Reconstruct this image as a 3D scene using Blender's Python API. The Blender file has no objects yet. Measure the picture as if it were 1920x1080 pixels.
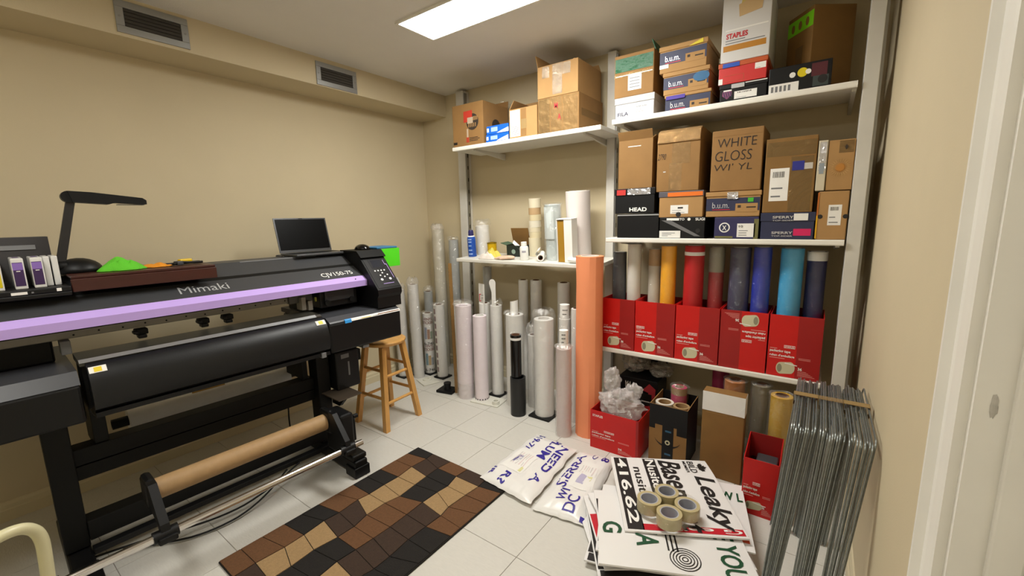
import bpy, bmesh, math, random
from mathutils import Vector, Matrix, noise
random.seed(7)
SC = bpy.context.scene
COL = SC.collection
R = math.radians

# ------------------------------------------------------------------ camera
cam_d = bpy.data.cameras.new('camera'); cam = bpy.data.objects.new('camera', cam_d); COL.objects.link(cam)
F_PX, YAW, PITCH, ROLL = 792.36, 0.631587, 0.161938, -0.021304
cam_d.sensor_fit = 'HORIZONTAL'; cam_d.sensor_width = 36.0; cam_d.lens = F_PX / 1920 * 36.0
cam_d.clip_start = 0.02
_f = Vector((-math.sin(YAW) * math.cos(PITCH), math.cos(YAW) * math.cos(PITCH), -math.sin(PITCH)))
_r = Vector((math.cos(YAW), math.sin(YAW), 0)); _u = _r.cross(_f)
_r2 = _r * math.cos(ROLL) + _u * math.sin(ROLL); _u2 = _u * math.cos(ROLL) - _r * math.sin(ROLL)
_m = Matrix((_r2, _u2, -_f)).transposed().to_4x4(); _m.translation = (2.24556, -1.58556, 1.39349)
cam.matrix_world = _m
SC.camera = cam

# ------------------------------------------------------------------ world, exposure
W = bpy.data.worlds.new('world'); SC.world = W; W.use_nodes = True
W.node_tree.nodes['Background'].inputs[0].default_value = (0.9, 0.93, 1.0, 1)
W.node_tree.nodes['Background'].inputs[1].default_value = 0.05
VS = SC.view_settings
SC.display_settings.display_device = 'sRGB'
VS.view_transform = 'Standard'; VS.look = 'None'; VS.gamma = 1.0; VS.use_curve_mapping = False
VS.exposure = 0.0
LAMP_STRENGTH = 44.0      # panel in view
FILL_STRENGTH = 22.0     # added fill panel, unseen behind the camera, lifts overall brightness
LAMP_COL = (1.0, 0.985, 0.93, 1)

# ------------------------------------------------------------------ materials
def lin(h):
    h = h.lstrip('#'); c = [int(h[i:i + 2], 16) / 255 for i in (0, 2, 4)]
    return tuple((x / 12.92 if x <= .04045 else ((x + .055) / 1.055) ** 2.4) for x in c) + (1,)
MATS = {}
def mat(name, col, rough=.5, metal=0., noise_amt=.0, nscale=18., bump=0., bscale=80., spec=.5, stretch=None, emit=None, trans=0.):
    if name in MATS: return MATS[name]
    m = bpy.data.materials.new(name); m.use_nodes = True; nt = m.node_tree; p = nt.nodes['Principled BSDF']
    c = lin(col) if isinstance(col, str) else col
    p.inputs['Base Color'].default_value = c; p.inputs['Roughness'].default_value = rough
    p.inputs['Metallic'].default_value = metal; p.inputs['Specular IOR Level'].default_value = spec
    p.inputs['Transmission Weight'].default_value = trans
    co = nt.nodes.new('ShaderNodeTexCoord'); vec = co.outputs['Object']
    if stretch:
        mp = nt.nodes.new('ShaderNodeMapping'); mp.inputs['Scale'].default_value = stretch
        nt.links.new(vec, mp.inputs['Vector']); vec = mp.outputs['Vector']
    if noise_amt:
        n = nt.nodes.new('ShaderNodeTexNoise'); n.inputs['Scale'].default_value = nscale; n.inputs['Detail'].default_value = 5
        nt.links.new(vec, n.inputs['Vector'])
        mr = nt.nodes.new('ShaderNodeMapRange'); mr.inputs[1].default_value = .3; mr.inputs[2].default_value = .7
        nt.links.new(n.outputs['Fac'], mr.inputs[0])
        mx = nt.nodes.new('ShaderNodeMix'); mx.data_type = 'RGBA'
        mx.inputs[6].default_value = tuple(x * (1 - noise_amt) for x in c[:3]) + (1,)
        mx.inputs[7].default_value = tuple(min(1, x * (1 + noise_amt * .6)) for x in c[:3]) + (1,)
        nt.links.new(mr.outputs[0], mx.inputs[0]); nt.links.new(mx.outputs[2], p.inputs['Base Color'])
    if bump:
        n2 = nt.nodes.new('ShaderNodeTexNoise'); n2.inputs['Scale'].default_value = bscale; n2.inputs['Detail'].default_value = 4
        nt.links.new(vec, n2.inputs['Vector'])
        b = nt.nodes.new('ShaderNodeBump'); b.inputs['Strength'].default_value = bump; b.inputs['Distance'].default_value = .01
        nt.links.new(n2.outputs['Fac'], b.inputs['Height']); nt.links.new(b.outputs[0], p.inputs['Normal'])
    if emit:
        p.inputs['Emission Color'].default_value = emit[0]; p.inputs['Emission Strength'].default_value = emit[1]
    MATS[name] = m; return m
def film(name, col, opac=.25, rough=.18, bump=.6, bscale=25., haze=.35):
    if name in MATS: return MATS[name]
    m = bpy.data.materials.new(name); m.use_nodes = True; nt = m.node_tree; nt.nodes.remove(nt.nodes['Principled BSDF'])
    tr = nt.nodes.new('ShaderNodeBsdfTransparent'); mx = nt.nodes.new('ShaderNodeMixShader'); mx.inputs[0].default_value = opac
    gl = nt.nodes.new('ShaderNodeBsdfGlossy'); gl.inputs['Roughness'].default_value = rough; gl.inputs['Color'].default_value = lin(col)
    df = nt.nodes.new('ShaderNodeBsdfDiffuse'); df.inputs['Color'].default_value = lin(col)
    m2 = nt.nodes.new('ShaderNodeMixShader'); m2.inputs[0].default_value = haze
    nt.links.new(gl.outputs[0], m2.inputs[1]); nt.links.new(df.outputs[0], m2.inputs[2])
    out = nt.nodes['Material Output']
    nt.links.new(tr.outputs[0], mx.inputs[1]); nt.links.new(m2.outputs[0], mx.inputs[2]); nt.links.new(mx.outputs[0], out.inputs[0])
    co = nt.nodes.new('ShaderNodeTexCoord'); n = nt.nodes.new('ShaderNodeTexNoise'); n.inputs['Scale'].default_value = bscale; n.inputs['Detail'].default_value = 6
    n.inputs['Distortion'].default_value = 1.5
    b = nt.nodes.new('ShaderNodeBump'); b.inputs['Strength'].default_value = bump; b.inputs['Distance'].default_value = .02
    nt.links.new(co.outputs['Object'], n.inputs['Vector']); nt.links.new(n.outputs['Fac'], b.inputs['Height']); nt.links.new(b.outputs[0], gl.inputs['Normal'])
    MATS[name] = m; return m

M_WALL = mat('wall_paint', '#cabc9c', .75, noise_amt=.03, nscale=3, bump=.05, bscale=220)
M_CEIL = mat('ceiling_paint', '#e2ded6', .85, noise_amt=.02, nscale=4, bump=.08, bscale=160)
M_TRIM = mat('trim_white', '#eae7de', .45, noise_amt=.04, nscale=6)
M_BASE = mat('baseboard_cream', '#d2c6a6', .55)
M_TILE = mat('tile_glaze', '#cfccc4', .42, noise_amt=.035, nscale=30, bump=.12, bscale=45, stretch=(1, 4, 1))
M_GROUT = mat('grout', '#9c938a', .9, noise_amt=.1)
M_SHELF = mat('shelf_white', '#dad8cf', .45, noise_amt=.03, nscale=8)
M_POST = mat('post_white', '#cdcac2', .5, noise_amt=.05, nscale=10)
M_STEEL = mat('steel', '#9a9a98', .35, .9)
M_CHROME = mat('chrome', '#d8d4d2', .16, 1.)
M_ALU = mat('aluminium', '#a2a4a4', .4, .8)
M_GALV = mat('galvanised_wire', '#8f9492', .38, .75, noise_amt=.15, nscale=90)
M_BLACK = mat('black_plastic', '#0d0d0e', .45, spec=.3, noise_amt=.1, nscale=60)
M_BLACKS = mat('black_satin', '#121315', .4, spec=.35, bump=.08, bscale=300)
M_BLACKM = mat('black_steel', '#0a0a09', .55, spec=.25)
M_DGREY = mat('dark_grey_plastic', '#3a3b3e', .5, bump=.05, bscale=300)
M_GREY = mat('grey_plastic', '#6f7072', .5)
M_PURPLE = mat('purple_trim', '#c2a6ec', .3)
M_RAIL = mat('rail_metal', '#8b877e', .5, .3, noise_amt=.1)
M_PLATEN = mat('platen_metal', '#58564f', .35, .8)
M_WHITE = mat('white_print', '#efeee9', .6)
M_SILVER = mat('silver_print', '#cfd0d2', .35, .4)
M_KRAFT = mat('kraft_tube', '#a3835a', .6, noise_amt=.08, nscale=40)
M_CARD = mat('cardboard', '#8e693a', .8, noise_amt=.07, nscale=12, bump=.05, bscale=60)
M_CARD2 = mat('cardboard_tan', '#a98250', .8, noise_amt=.06, nscale=10)
M_CARD3 = mat('cardboard_brown', '#83602f', .8, noise_amt=.08, nscale=10)
M_CARDIN = mat('cardboard_inside', '#8f6a3c', .9, noise_amt=.06)
M_TAPE = film('packing_tape', '#b59566', .35, .2, .6, 18, .75)
M_TAPEB = mat('paper_tape', '#94794c', .45, noise_amt=.08)
M_PAPER = mat('paper_white', '#e9e7e2', .7, noise_amt=.03)
M_RED = mat('box_red', '#c80d08', .42, noise_amt=.05, nscale=9)
M_RED2 = mat('box_dark_red', '#9c1212', .42, noise_amt=.05, nscale=9)
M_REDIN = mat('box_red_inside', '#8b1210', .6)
M_NAVY = mat('box_navy', '#272c4a', .55, noise_amt=.06)
M_BKBOX = mat('box_black', '#0f0f11', .5, spec=.3, noise_amt=.08)
M_BLUE = mat('box_blue', '#1160c4', .4)
M_INK = mat('black_print', '#17120f', .6)
M_PINKTXT = mat('magenta_print', '#d0185c', .6)
M_WOOD = mat('stool_wood', '#d09c56', .38, noise_amt=.14, nscale=7, stretch=(6, 6, 1))
M_DWOOD = mat('dark_wood', '#3d160d', .38, noise_amt=.15, nscale=8, stretch=(4, 1, 4))
M_FILM = film('clear_film', '#f6f6f4', .20, .16, 1., 16, .25)
M_FILMW = film('milky_film', '#f2f0ee', .32, .18, 1., 16, .45)
M_BAG = film('bag_film', '#f0ecea', .42, .12, .9, 30, .6)
M_VWHITE = mat('vinyl_white', '#ebe9e5', .45, noise_amt=.03, nscale=25, bump=.25, bscale=22)
M_VPINK = mat('vinyl_lilac', '#e8dce2', .45, noise_amt=.03, nscale=20)
M_VGREY = mat('vinyl_grey', '#a7abab', .45, noise_amt=.05)
M_VCREAM = mat('vinyl_cream', '#cfc8b0', .5, noise_amt=.05)
M_CORE = mat('core_brown', '#6d4a34', .8)
M_POLY = mat('poly_bag_white', '#e6e4e0', .32, bump=.25, bscale=9)
M_SIGN = mat('sign_white', '#e8e6e4', .4)
M_PRTBLUE = mat('violet_print', '#2a1b8c', .5)
M_PRTGREEN = mat('green_print', '#0f4a2c', .5)
M_PRTRED = mat('red_print', '#c01226', .5)
M_LAMP = mat('lamp_diffuser', '#ffffff', .6, emit=(LAMP_COL, LAMP_STRENGTH))

# ------------------------------------------------------------------ mesh helpers
class MB:
    def __init__(s, off=(0, 0, 0)):
        s.v = []; s.f = []; s.off = Vector(off)
    def add(s, vs, fs):
        n = len(s.v); s.v += [tuple(Vector(v) + s.off) for v in vs]; s.f += [tuple(i + n for i in f) for f in fs]; return s
    def box(s, x0, x1, y0, y1, z0, z1, b=0.):
        if b <= 0:
            vs = [(x, y, z) for x in (x0, x1) for y in (y0, y1) for z in (z0, z1)]
            return s.add(vs, [(0, 1, 3, 2), (4, 6, 7, 5), (0, 4, 5, 1), (2, 3, 7, 6), (0, 2, 6, 4), (1, 5, 7, 3)])
        b = min(b, (x1 - x0) * .45, (y1 - y0) * .45, (z1 - z0) * .45)
        bm = bmesh.new(); bmesh.ops.create_cube(bm, size=1)
        for v in bm.verts: v.co = Vector(((x0 + x1) / 2 + v.co.x * (x1 - x0), (y0 + y1) / 2 + v.co.y * (y1 - y0), (z0 + z1) / 2 + v.co.z * (z1 - z0)))
        bmesh.ops.bevel(bm, geom=list(bm.edges), offset=b, segments=2, affect='EDGES', profile=.5)
        bm.verts.index_update()
        s.add([v.co.copy() for v in bm.verts], [tuple(v.index for v in f.verts) for f in bm.faces]); bm.free(); return s
    def prism(s, prof, y0, y1, axis='y'):
        n = len(prof)
        if axis == 'y': P = lambda a, b, t: (a, t, b)
        elif axis == 'x': P = lambda a, b, t: (t, a, b)
        else: P = lambda a, b, t: (a, b, t)
        vs = [P(a, b, y0) for a, b in prof] + [P(a, b, y1) for a, b in prof]
        fs = [(i, (i + 1) % n, n + (i + 1) % n, n + i) for i in range(n)]
        return s.add(vs, fs + [tuple(range(n - 1, -1, -1)), tuple(range(n, 2 * n))])
    def lathe(s, prof, c=(0, 0, 0), seg=24, close=True, axis='z', wob=0., seed=0):
        """prof: list of (r,z); closed loop if close"""
        vs = []; fs = []; k = len(prof); rnd = random.Random(seed)
        for j in range(seg):
            a = 2 * math.pi * j / seg
            for (r, z) in prof:
                rr = r * (1 + (rnd.uniform(-wob, wob) if wob else 0))
                q = (rr * math.cos(a), rr * math.sin(a), z)
                if axis == 'y': q = (q[0], q[2], q[1])
                if axis == 'x': q = (q[2], q[0], q[1])
                vs.append((c[0] + q[0], c[1] + q[1], c[2] + q[2]))
        for j in range(seg):
            j2 = (j + 1) % seg
            for i in range(k if close else k - 1):
                i2 = (i + 1) % k
                fs.append((j * k + i, j2 * k + i, j2 * k + i2, j * k + i2))
        return s.add(vs, fs)
    def cyl(s, p0, p1, r0, r1=None, seg=16):
        r1 = r0 if r1 is None else r1
        p0 = Vector(p0); p1 = Vector(p1); d = (p1 - p0).normalized()
        a = d.orthogonal().normalized(); b = d.cross(a)
        vs = [p0 + (a * math.cos(t) + b * math.sin(t)) * r0 for t in [2 * math.pi * i / seg for i in range(seg)]]
        vs += [p1 + (a * math.cos(t) + b * math.sin(t)) * r1 for t in [2 * math.pi * i / seg for i in range(seg)]]
        fs = [(i, (i + 1) % seg, seg + (i + 1) % seg, seg + i) for i in range(seg)]
        return s.add(vs, fs + [tuple(range(seg - 1, -1, -1)), tuple(range(seg, 2 * seg))])
    def tube(s, pts, r, seg=8, sx=1., flat=None):
        pts = [Vector(p) for p in pts]; n = len(pts); vs = []; fs = []
        up = None
        for i, p in enumerate(pts):
            d = (pts[min(i + 1, n - 1)] - pts[max(i - 1, 0)]).normalized()
            if up is None: up = d.orthogonal().normalized() if flat is None else Vector(flat)
            a = (up - d * up.dot(d)).normalized(); up = a; b = d.cross(a)
            rr = r[i] if isinstance(r, (list, tuple)) else r
            for k in range(seg):
                t = 2 * math.pi * k / seg; vs.append(p + a * math.cos(t) * rr + b * math.sin(t) * rr * sx)
        for i in range(n - 1):
            for k in range(seg):
                k2 = (k + 1) % seg; fs.append((i * seg + k, i * seg + k2, (i + 1) * seg + k2, (i + 1) * seg + k))
        fs += [tuple(range(seg - 1, -1, -1)), tuple((n - 1) * seg + k for k in range(seg))]
        return s.add(vs, fs)
    def ball(s, c, rx, ry=None, rz=None, nu=18, nv=10, fn=None):
        ry = rx if ry is None else ry; rz = rx if rz is None else rz; vs = []; fs = []
        for i in range(nv + 1):
            t = math.pi * i / nv
            for j in range(nu):
                p = 2 * math.pi * j / nu; q = Vector((math.sin(t) * math.cos(p), math.sin(t) * math.sin(p), math.cos(t)))
                k = fn(q) if fn else 1.
                vs.append((c[0] + q.x * rx * k, c[1] + q.y * ry * k, c[2] + q.z * rz * k))
        for i in range(nv):
            for j in range(nu):
                j2 = (j + 1) % nu; fs.append((i * nu + j, i * nu + j2, (i + 1) * nu + j2, (i + 1) * nu + j))
        return s.add(vs, fs)
    def sheet(s, fn, nu, nv, th=.0):
        """fn(a,b)->point, a,b in 0..1; th = thickness downwards (z)"""
        top = [Vector(fn(i / nu, j / nv)) for j in range(nv + 1) for i in range(nu + 1)]
        n = len(top); fs = []
        def id_(i, j): return j * (nu + 1) + i
        for j in range(nv):
            for i in range(nu): fs.append((id_(i, j), id_(i + 1, j), id_(i + 1, j + 1), id_(i, j + 1)))
        if not th: return s.add(top, fs)
        bot = [p - Vector((0, 0, th)) for p in top]
        fs += [tuple(q + n for q in reversed(f)) for f in fs]
        rim = [id_(i, 0) for i in range(nu)] + [id_(nu, j) for j in range(nv)] + [id_(i, nv) for i in range(nu, 0, -1)] + [id_(0, j) for j in range(nv, 0, -1)]
        for a in range(len(rim)):
            b = (a + 1) % len(rim); fs.append((rim[a], rim[a] + n, rim[b] + n, rim[b]))
        return s.add(top + bot, fs)
    def mesh(s, name, smooth=None):
        me = bpy.data.meshes.new(name); me.from_pydata(s.v, [], s.f); me.update()
        bm = bmesh.new(); bm.from_mesh(me); bmesh.ops.remove_doubles(bm, verts=bm.verts, dist=1e-6); bmesh.ops.recalc_face_normals(bm, faces=bm.faces); bm.to_mesh(me); bm.free()
        if smooth is not None:
            for p in me.polygons: p.use_smooth = True
            me.set_sharp_from_angle(angle=R(smooth))
        return me
    def build(s, name, m, parent=None, smooth=None, **kw):
        return link(name, s.mesh(name, smooth), m, parent, **kw)
def link(name, me, m, parent=None, label=None):
    o = bpy.data.objects.new(name, me); COL.objects.link(o)
    if m is not None and not me.materials: me.materials.append(m)
    if parent is not None: o.parent = parent
    if label: o['label'] = label
    return o
def thing(name, label, cat, loc=(0, 0, 0), rz=0., group=None, rot=None):
    o = bpy.data.objects.new(name, None); COL.objects.link(o); o.location = loc
    o.rotation_euler = rot if rot else (0, 0, rz); o.empty_display_size = .05
    o['label'] = label; o['category'] = cat
    if group: o['group'] = group
    return o
def tag(o, label, cat, group=None):
    o['label'] = label; o['category'] = cat
    if group: o['group'] = group
    return o
def struct(o, label=None):
    o['kind'] = 'structure'
    if label: o['label'] = label
    return o
def B(name, m, parent, x0, x1, y0, y1, z0, z1, b=0., label=None, off=(0, 0, 0)):
    return MB(off).box(x0, x1, y0, y1, z0, z1, b).build(name, m, parent, label=label)

# ---- lettering
_TX = {}
def text_pts(s, bold, shear=0., spacing=1.):
    k = (s, bold, shear, spacing)
    if k in _TX: return _TX[k]
    c = bpy.data.curves.new('letters', 'FONT'); c.body = s; c.size = 1.; c.offset = bold; c.shear = shear; c.space_character = spacing; c.resolution_u = 3
    c.space_line = .85; c.align_x = 'LEFT'
    o = bpy.data.objects.new('letters', c); COL.objects.link(o)
    dg = bpy.context.evaluated_depsgraph_get(); me = bpy.data.meshes.new_from_object(o.evaluated_get(dg))
    vs = [v.co.copy() for v in me.vertices]; fs = [tuple(p.vertices) for p in me.polygons]
    bpy.data.objects.remove(o); bpy.data.curves.remove(c); bpy.data.meshes.remove(me)
    x0 = min(v.x for v in vs); x1 = max(v.x for v in vs); y0 = min(v.y for v in vs); y1 = max(v.y for v in vs)
    vs = [((v.x - x0) / (x1 - x0), (v.y - y0) / (y1 - y0)) for v in vs]
    _TX[k] = (vs, fs); return _TX[k]
def text(s, m, parent, o, ex, ey, w, h, bold=.012, name='lettering', shear=0., lift=.0008, off=(0, 0, 0), spacing=1.):
    """letters laid on a plane: lower left corner o, directions ex/ey, fitted to w x h"""
    vs, fs = text_pts(s, bold, shear, spacing); o = Vector(o) + Vector(off); ex = Vector(ex).normalized(); ey = Vector(ey).normalized(); n = ex.cross(ey) * lift
    me = bpy.data.meshes.new(name); me.from_pydata([tuple(o + ex * (a * w) + ey * (b * h) + n) for a, b in vs], [], fs); me.update()
    return link(name, me, m, parent)
def text_on(s, m, parent, fn, a0, a1, b0, b1, bold=.02, name='lettering', shear=0., lift=.0022, swap=None):
    """letters laid on a curved sheet fn(a,b)"""
    vs, fs = text_pts(s, bold, shear); P = []
    for a, b in vs:
        u, v = (a0 + (a1 - a0) * a, b0 + (b1 - b0) * b)
        p = Vector(fn(*(swap(u, v) if swap else (u, v)))); P.append((p.x, p.y, p.z + lift))
    me = bpy.data.meshes.new(name); me.from_pydata(P, [], fs); me.update()
    return link(name, me, m, parent)

# ================================================================== ROOM
XL, XR, YB, YF, ZC = -0.85, 2.44, 1.29, -2.45, 2.48
S = .33
fl = struct(MB().box(XL - .1, XR + .2, YF - .1, YB + .1, -.05, -.003).build('floor', M_GROUT), 'off-white ceramic tile floor with thin grey grout lines')
tm = MB().box(.0012, S - .0012, .0012, S - .0012, -.02, 0, .0012).mesh('floor_tile'); tm.materials.append(M_TILE)
for i in range(-3, 8):
    for j in range(-8, 4):
        x0, y0 = i * S, j * S
        if x0 >= XR or y0 >= YB or x0 + S <= XL or y0 + S <= YF: continue
        o = bpy.data.objects.new('floor_tile', tm); COL.objects.link(o); o.parent = fl
        sx = min(x0 + S, XR) - max(x0, XL); sy = min(y0 + S, YB) - max(y0, YF)
        o.location = (max(x0, XL), max(y0, YF), 0); o.scale = (sx / S, sy / S, 1)
struct(MB().box(XL - .1, XR + .2, YF - .1, YB + .1, ZC, ZC + .06).build('ceiling', M_CEIL), 'plain off-white painted ceiling')
struct(MB().box(XL - .1, XL, YF - .1, YB + .1, -.05, ZC).build('wall_left', M_WALL), 'beige painted wall behind the printer')
struct(MB().box(XL, XR + .2, YB, YB + .1, -.05, ZC).build('wall_back', M_WALL), 'beige painted wall behind the shelves')
struct(MB().box(XL, XR + .2, YF - .1, YF, -.05, ZC).build('wall_front', M_WALL), 'beige painted wall behind the camera')
# right wall with a door opening
DY0, DY1, DH = -1.56, -.72, 2.05
struct(MB().box(XR, XR + .12, DY1, YB, -.05, ZC).box(XR, XR + .12, YF, DY0, -.05, ZC).box(XR, XR + .12, DY0, DY1, DH, ZC).build('wall_right', M_WALL), 'beige painted wall beside the door')
BX, BZ = -.546, 2.30
struct(MB().box(XL, BX, YF, YB, BZ, ZC).build('wall_soffit', M_WALL), 'beige boxed duct soffit along the top of the wall')
def base_prof(s): return [(0, 0), (s * .016, 0), (s * .016, .055), (s * .011, .062), (s * .011, .078), (s * .005, .092), (0, .095)]
struct(MB().prism([(XL + a, b) for a, b in base_prof(1)], YF, YB).build('baseboard_left', M_BASE))
struct(MB().prism([(XR + a, b) for a, b in base_prof(-1)], DY1 + .1, YB).build('baseboard_right', M_BASE))
struct(MB().prism([(YB + a, b) for a, b in base_prof(-1)], XL, XR, 'x').build('baseboard_back', M_BASE))
# door casing + jamb + leaf
jx = XR - .018
def casing(y0, y1, s):   # moulded casing profile, in plan (x,y)
    w = y1 - y0
    return [(XR, y0), (XR - .012, y0), (XR - .014, y0 + w * .06), (XR - .017, y0 + w * .2), (XR - .011, y0 + w * .28), (XR - .011, y0 + w * .62), (XR - .022, y0 + w * .72), (XR - .022, y0 + w * .8), (XR - .016, y0 + w * .86), (XR - .019, y0 + w * .95), (XR - .012, y1), (XR, y1)]
tr = struct(MB().prism(casing(DY1 - .005, DY1 + .11, 1), 0, DH + .09, 'z').build('trim_1', M_TRIM), 'white moulded door casing')
tr2 = struct(MB().box(XR - .018, XR, DY0 - .1, DY0, 0, DH + .09, .004).box(XR - .018, XR, DY0, DY1 - .005, DH, DH + .09, .004).build('trim_2', M_TRIM))
jb = struct(MB().box(XR, XR + .12, DY1 - .02, DY1, 0, DH).box(XR, XR + .12, DY0, DY0 + .02, 0, DH).box(XR, XR + .12, DY0 + .02, DY1 - .02, DH - .02, DH).build('trim_3', M_TRIM), 'white door jamb with scuff marks')
B('door_stop', M_TRIM, jb, XR + .036, XR + .072, DY1 - .032, DY1 - .02, 0, DH - .02, .003)
M_SCUFF = mat('scuff_dirt', '#bdb9b0', .8, noise_amt=.2, nscale=60)
MB().ball((XR + .02, DY1 - .0205, 1.12), .004, .0008, .016, 10, 6, lambda q: 1 + .5 * noise.noise(q * 3)).build('scuff', M_SCUFF, jb)
dr = struct(MB().box(XR + .085, XR + .118, DY0 + .022, DY1 - .022, .005, DH - .022).build('door_1', M_TRIM), 'white interior door in its frame')
MB().lathe([(.0, -.07), (.02, -.07), (.028, -.05), (.02, -.03), (.01, -.025), (.01, 0), (.0, 0)], (XR + .085, DY0 + .1, 1.0), 16, False, 'x').build('door_knob', M_STEEL, dr, 40)

# ceiling light in view, plus an added fill panel behind the camera
M_FRAME = mat('lamp_frame', '#e6e3da', .4)
M_FILL = mat('fill_diffuser', '#ffffff', .6, emit=(LAMP_COL, FILL_STRENGTH))
LW, LD = 1.22, .29
for loc, m_, lb in (((.25, .10, ZC), M_LAMP, 'bright white recessed fluorescent ceiling light panel'), ((.35, -1.95, ZC), M_FILL, 'added dim fill light panel, unseen behind the camera')):
    L = thing('ceiling_light', lb, 'ceiling light', loc, group='ceiling light panels')
    MB().box(0, LW, 0, .014, -.012, 0).box(0, LW, LD - .014, LD, -.012, 0).box(0, .014, .014, LD - .014, -.012, 0).box(LW - .014, LW, .014, LD - .014, -.012, 0).build('frame', M_FRAME, L)
    MB().box(.014, LW - .014, .014, LD - .014, -.007, -.001).build('diffuser', m_, L)

# vents
M_VENTD = mat('vent_dark', '#1c1a18', .7)
def vent(y0, y1, z0, z1, label):
    t = thing('air_vent', label, 'air vent', (BX, (y0 + y1) / 2, z0), group='air vents on the soffit')
    w = (y1 - y0) / 2; h = z1 - z0; fw = .032
    MB().box(0, .008, -w, w, 0, fw, .002).box(0, .008, -w, w, h - fw, h, .002).box(0, .008, -w, -w + fw, fw, h - fw, .002).box(0, .008, w - fw, w, fw, h - fw, .002).build('frame', M_ALU, t)
    MB().box(0, .001, -w + fw, w - fw, fw, h - fw).build('backing', M_VENTD, t)
    n = 5
    for k in range(n):
        zc = fw + (h - 2 * fw) * (k + .5) / n
        MB().prism([(.001, zc + .008), (.003, zc + .009), (.008, zc - .006), (.006, zc - .007)], -w + fw, w - fw).build('slat', mat('vent_slat', '#4d4a46', .5, .4), t)
    for yy in (-w + .015, w - .015): MB().cyl((.007, yy, h / 2), (.0095, yy, h / 2), .005, seg=10).build('screw', M_STEEL, t)
vent(-.912, -.62, 2.315, 2.462, 'grey aluminium louvred air vent above the desk lamp')
vent(.083, .387, 2.305, 2.452, 'grey aluminium louvred air vent nearer the back corner')

# ================================================================== SHELVING
PY0, PY1 = 1.215, 1.288
posts = [(-.352, -.270, 2.46, 'white upright shelf post at the left end by the tall rolls'), (1.018, 1.076, 2.46, 'white upright shelf post in the middle between both shelf bays'), (2.340, 2.392, 2.475, 'white upright shelf post at the right end by the beige wall')]
for x0, x1, h, lb in posts:
    t = thing('shelf_post', lb, 'post', ((x0 + x1) / 2, (PY0 + PY1) / 2 if x1 < 2 else .925, 0), group='shelf posts'); w = (x1 - x0) / 2
    B('upright', M_POST, t, -w, w, -.0365, .0365, 0, h, .002)
    B('slotted_standard', M_STEEL, t, w, w + .01, -.03, 0, .3, h - .02)
    for k in range(int((h - .5) / .1)): B('slot', M_VENTD, t, w + .0098, w + .0104, -.02, -.01, .42 + k * .1, .45 + k * .1)
def shelf(label, x0, x1, z, br, tilt=0.):
    y0, y1 = .88, 1.205
    t = thing('shelf_board', label, 'shelf', (0, y0, z), group='white shelf boards', rot=(tilt, 0, 0))
    B('board', M_SHELF, t, x0, x1, 0, y1 - y0, -.024, 0)
    MB((0, -y0, 0)).prism([(y0 - .004, -.026), (y0, -.026), (y0, .001), (y0 - .004, .001), (y0 - .006, -.004), (y0 - .006, -.021)], x0, x1, 'x').build('front_edge', M_TRIM, t)
    for bx in br: MB((0, -y0, 0)).prism([(y0 + .03, -.0245), (y1 + .08, -.0245), (y1 + .08, -.07), (y1 - .02, -.06), (y0 + .03, -.036)], bx - .008, bx + .008, 'x').build('bracket', M_POST, t)
    return t
shelf('high white shelf carrying brown cartons at the left', -.09, 1.128, 1.938, (.1, 1.005))
TILT = .07
shelf('white shelf at waist height carrying a blue can and paper rolls', -.098, 1.115, 1.092, (.1, 1.0), tilt=math.atan(TILT))
shelf('topmost white shelf in the right bay under stacked shoe boxes', 1.199, 2.322, 1.953, (1.25, 2.312))
shelf('white shelf in the right bay under the cartons and shoe boxes', 1.172, 2.332, 1.266, (1.25, 2.31))
shelf('lowest white shelf in the right bay under the red boxes', 1.148, 2.30, .567, (1.25, 2.28))
def zm(y): return 1.0926 + TILT * (y - .88)

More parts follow.
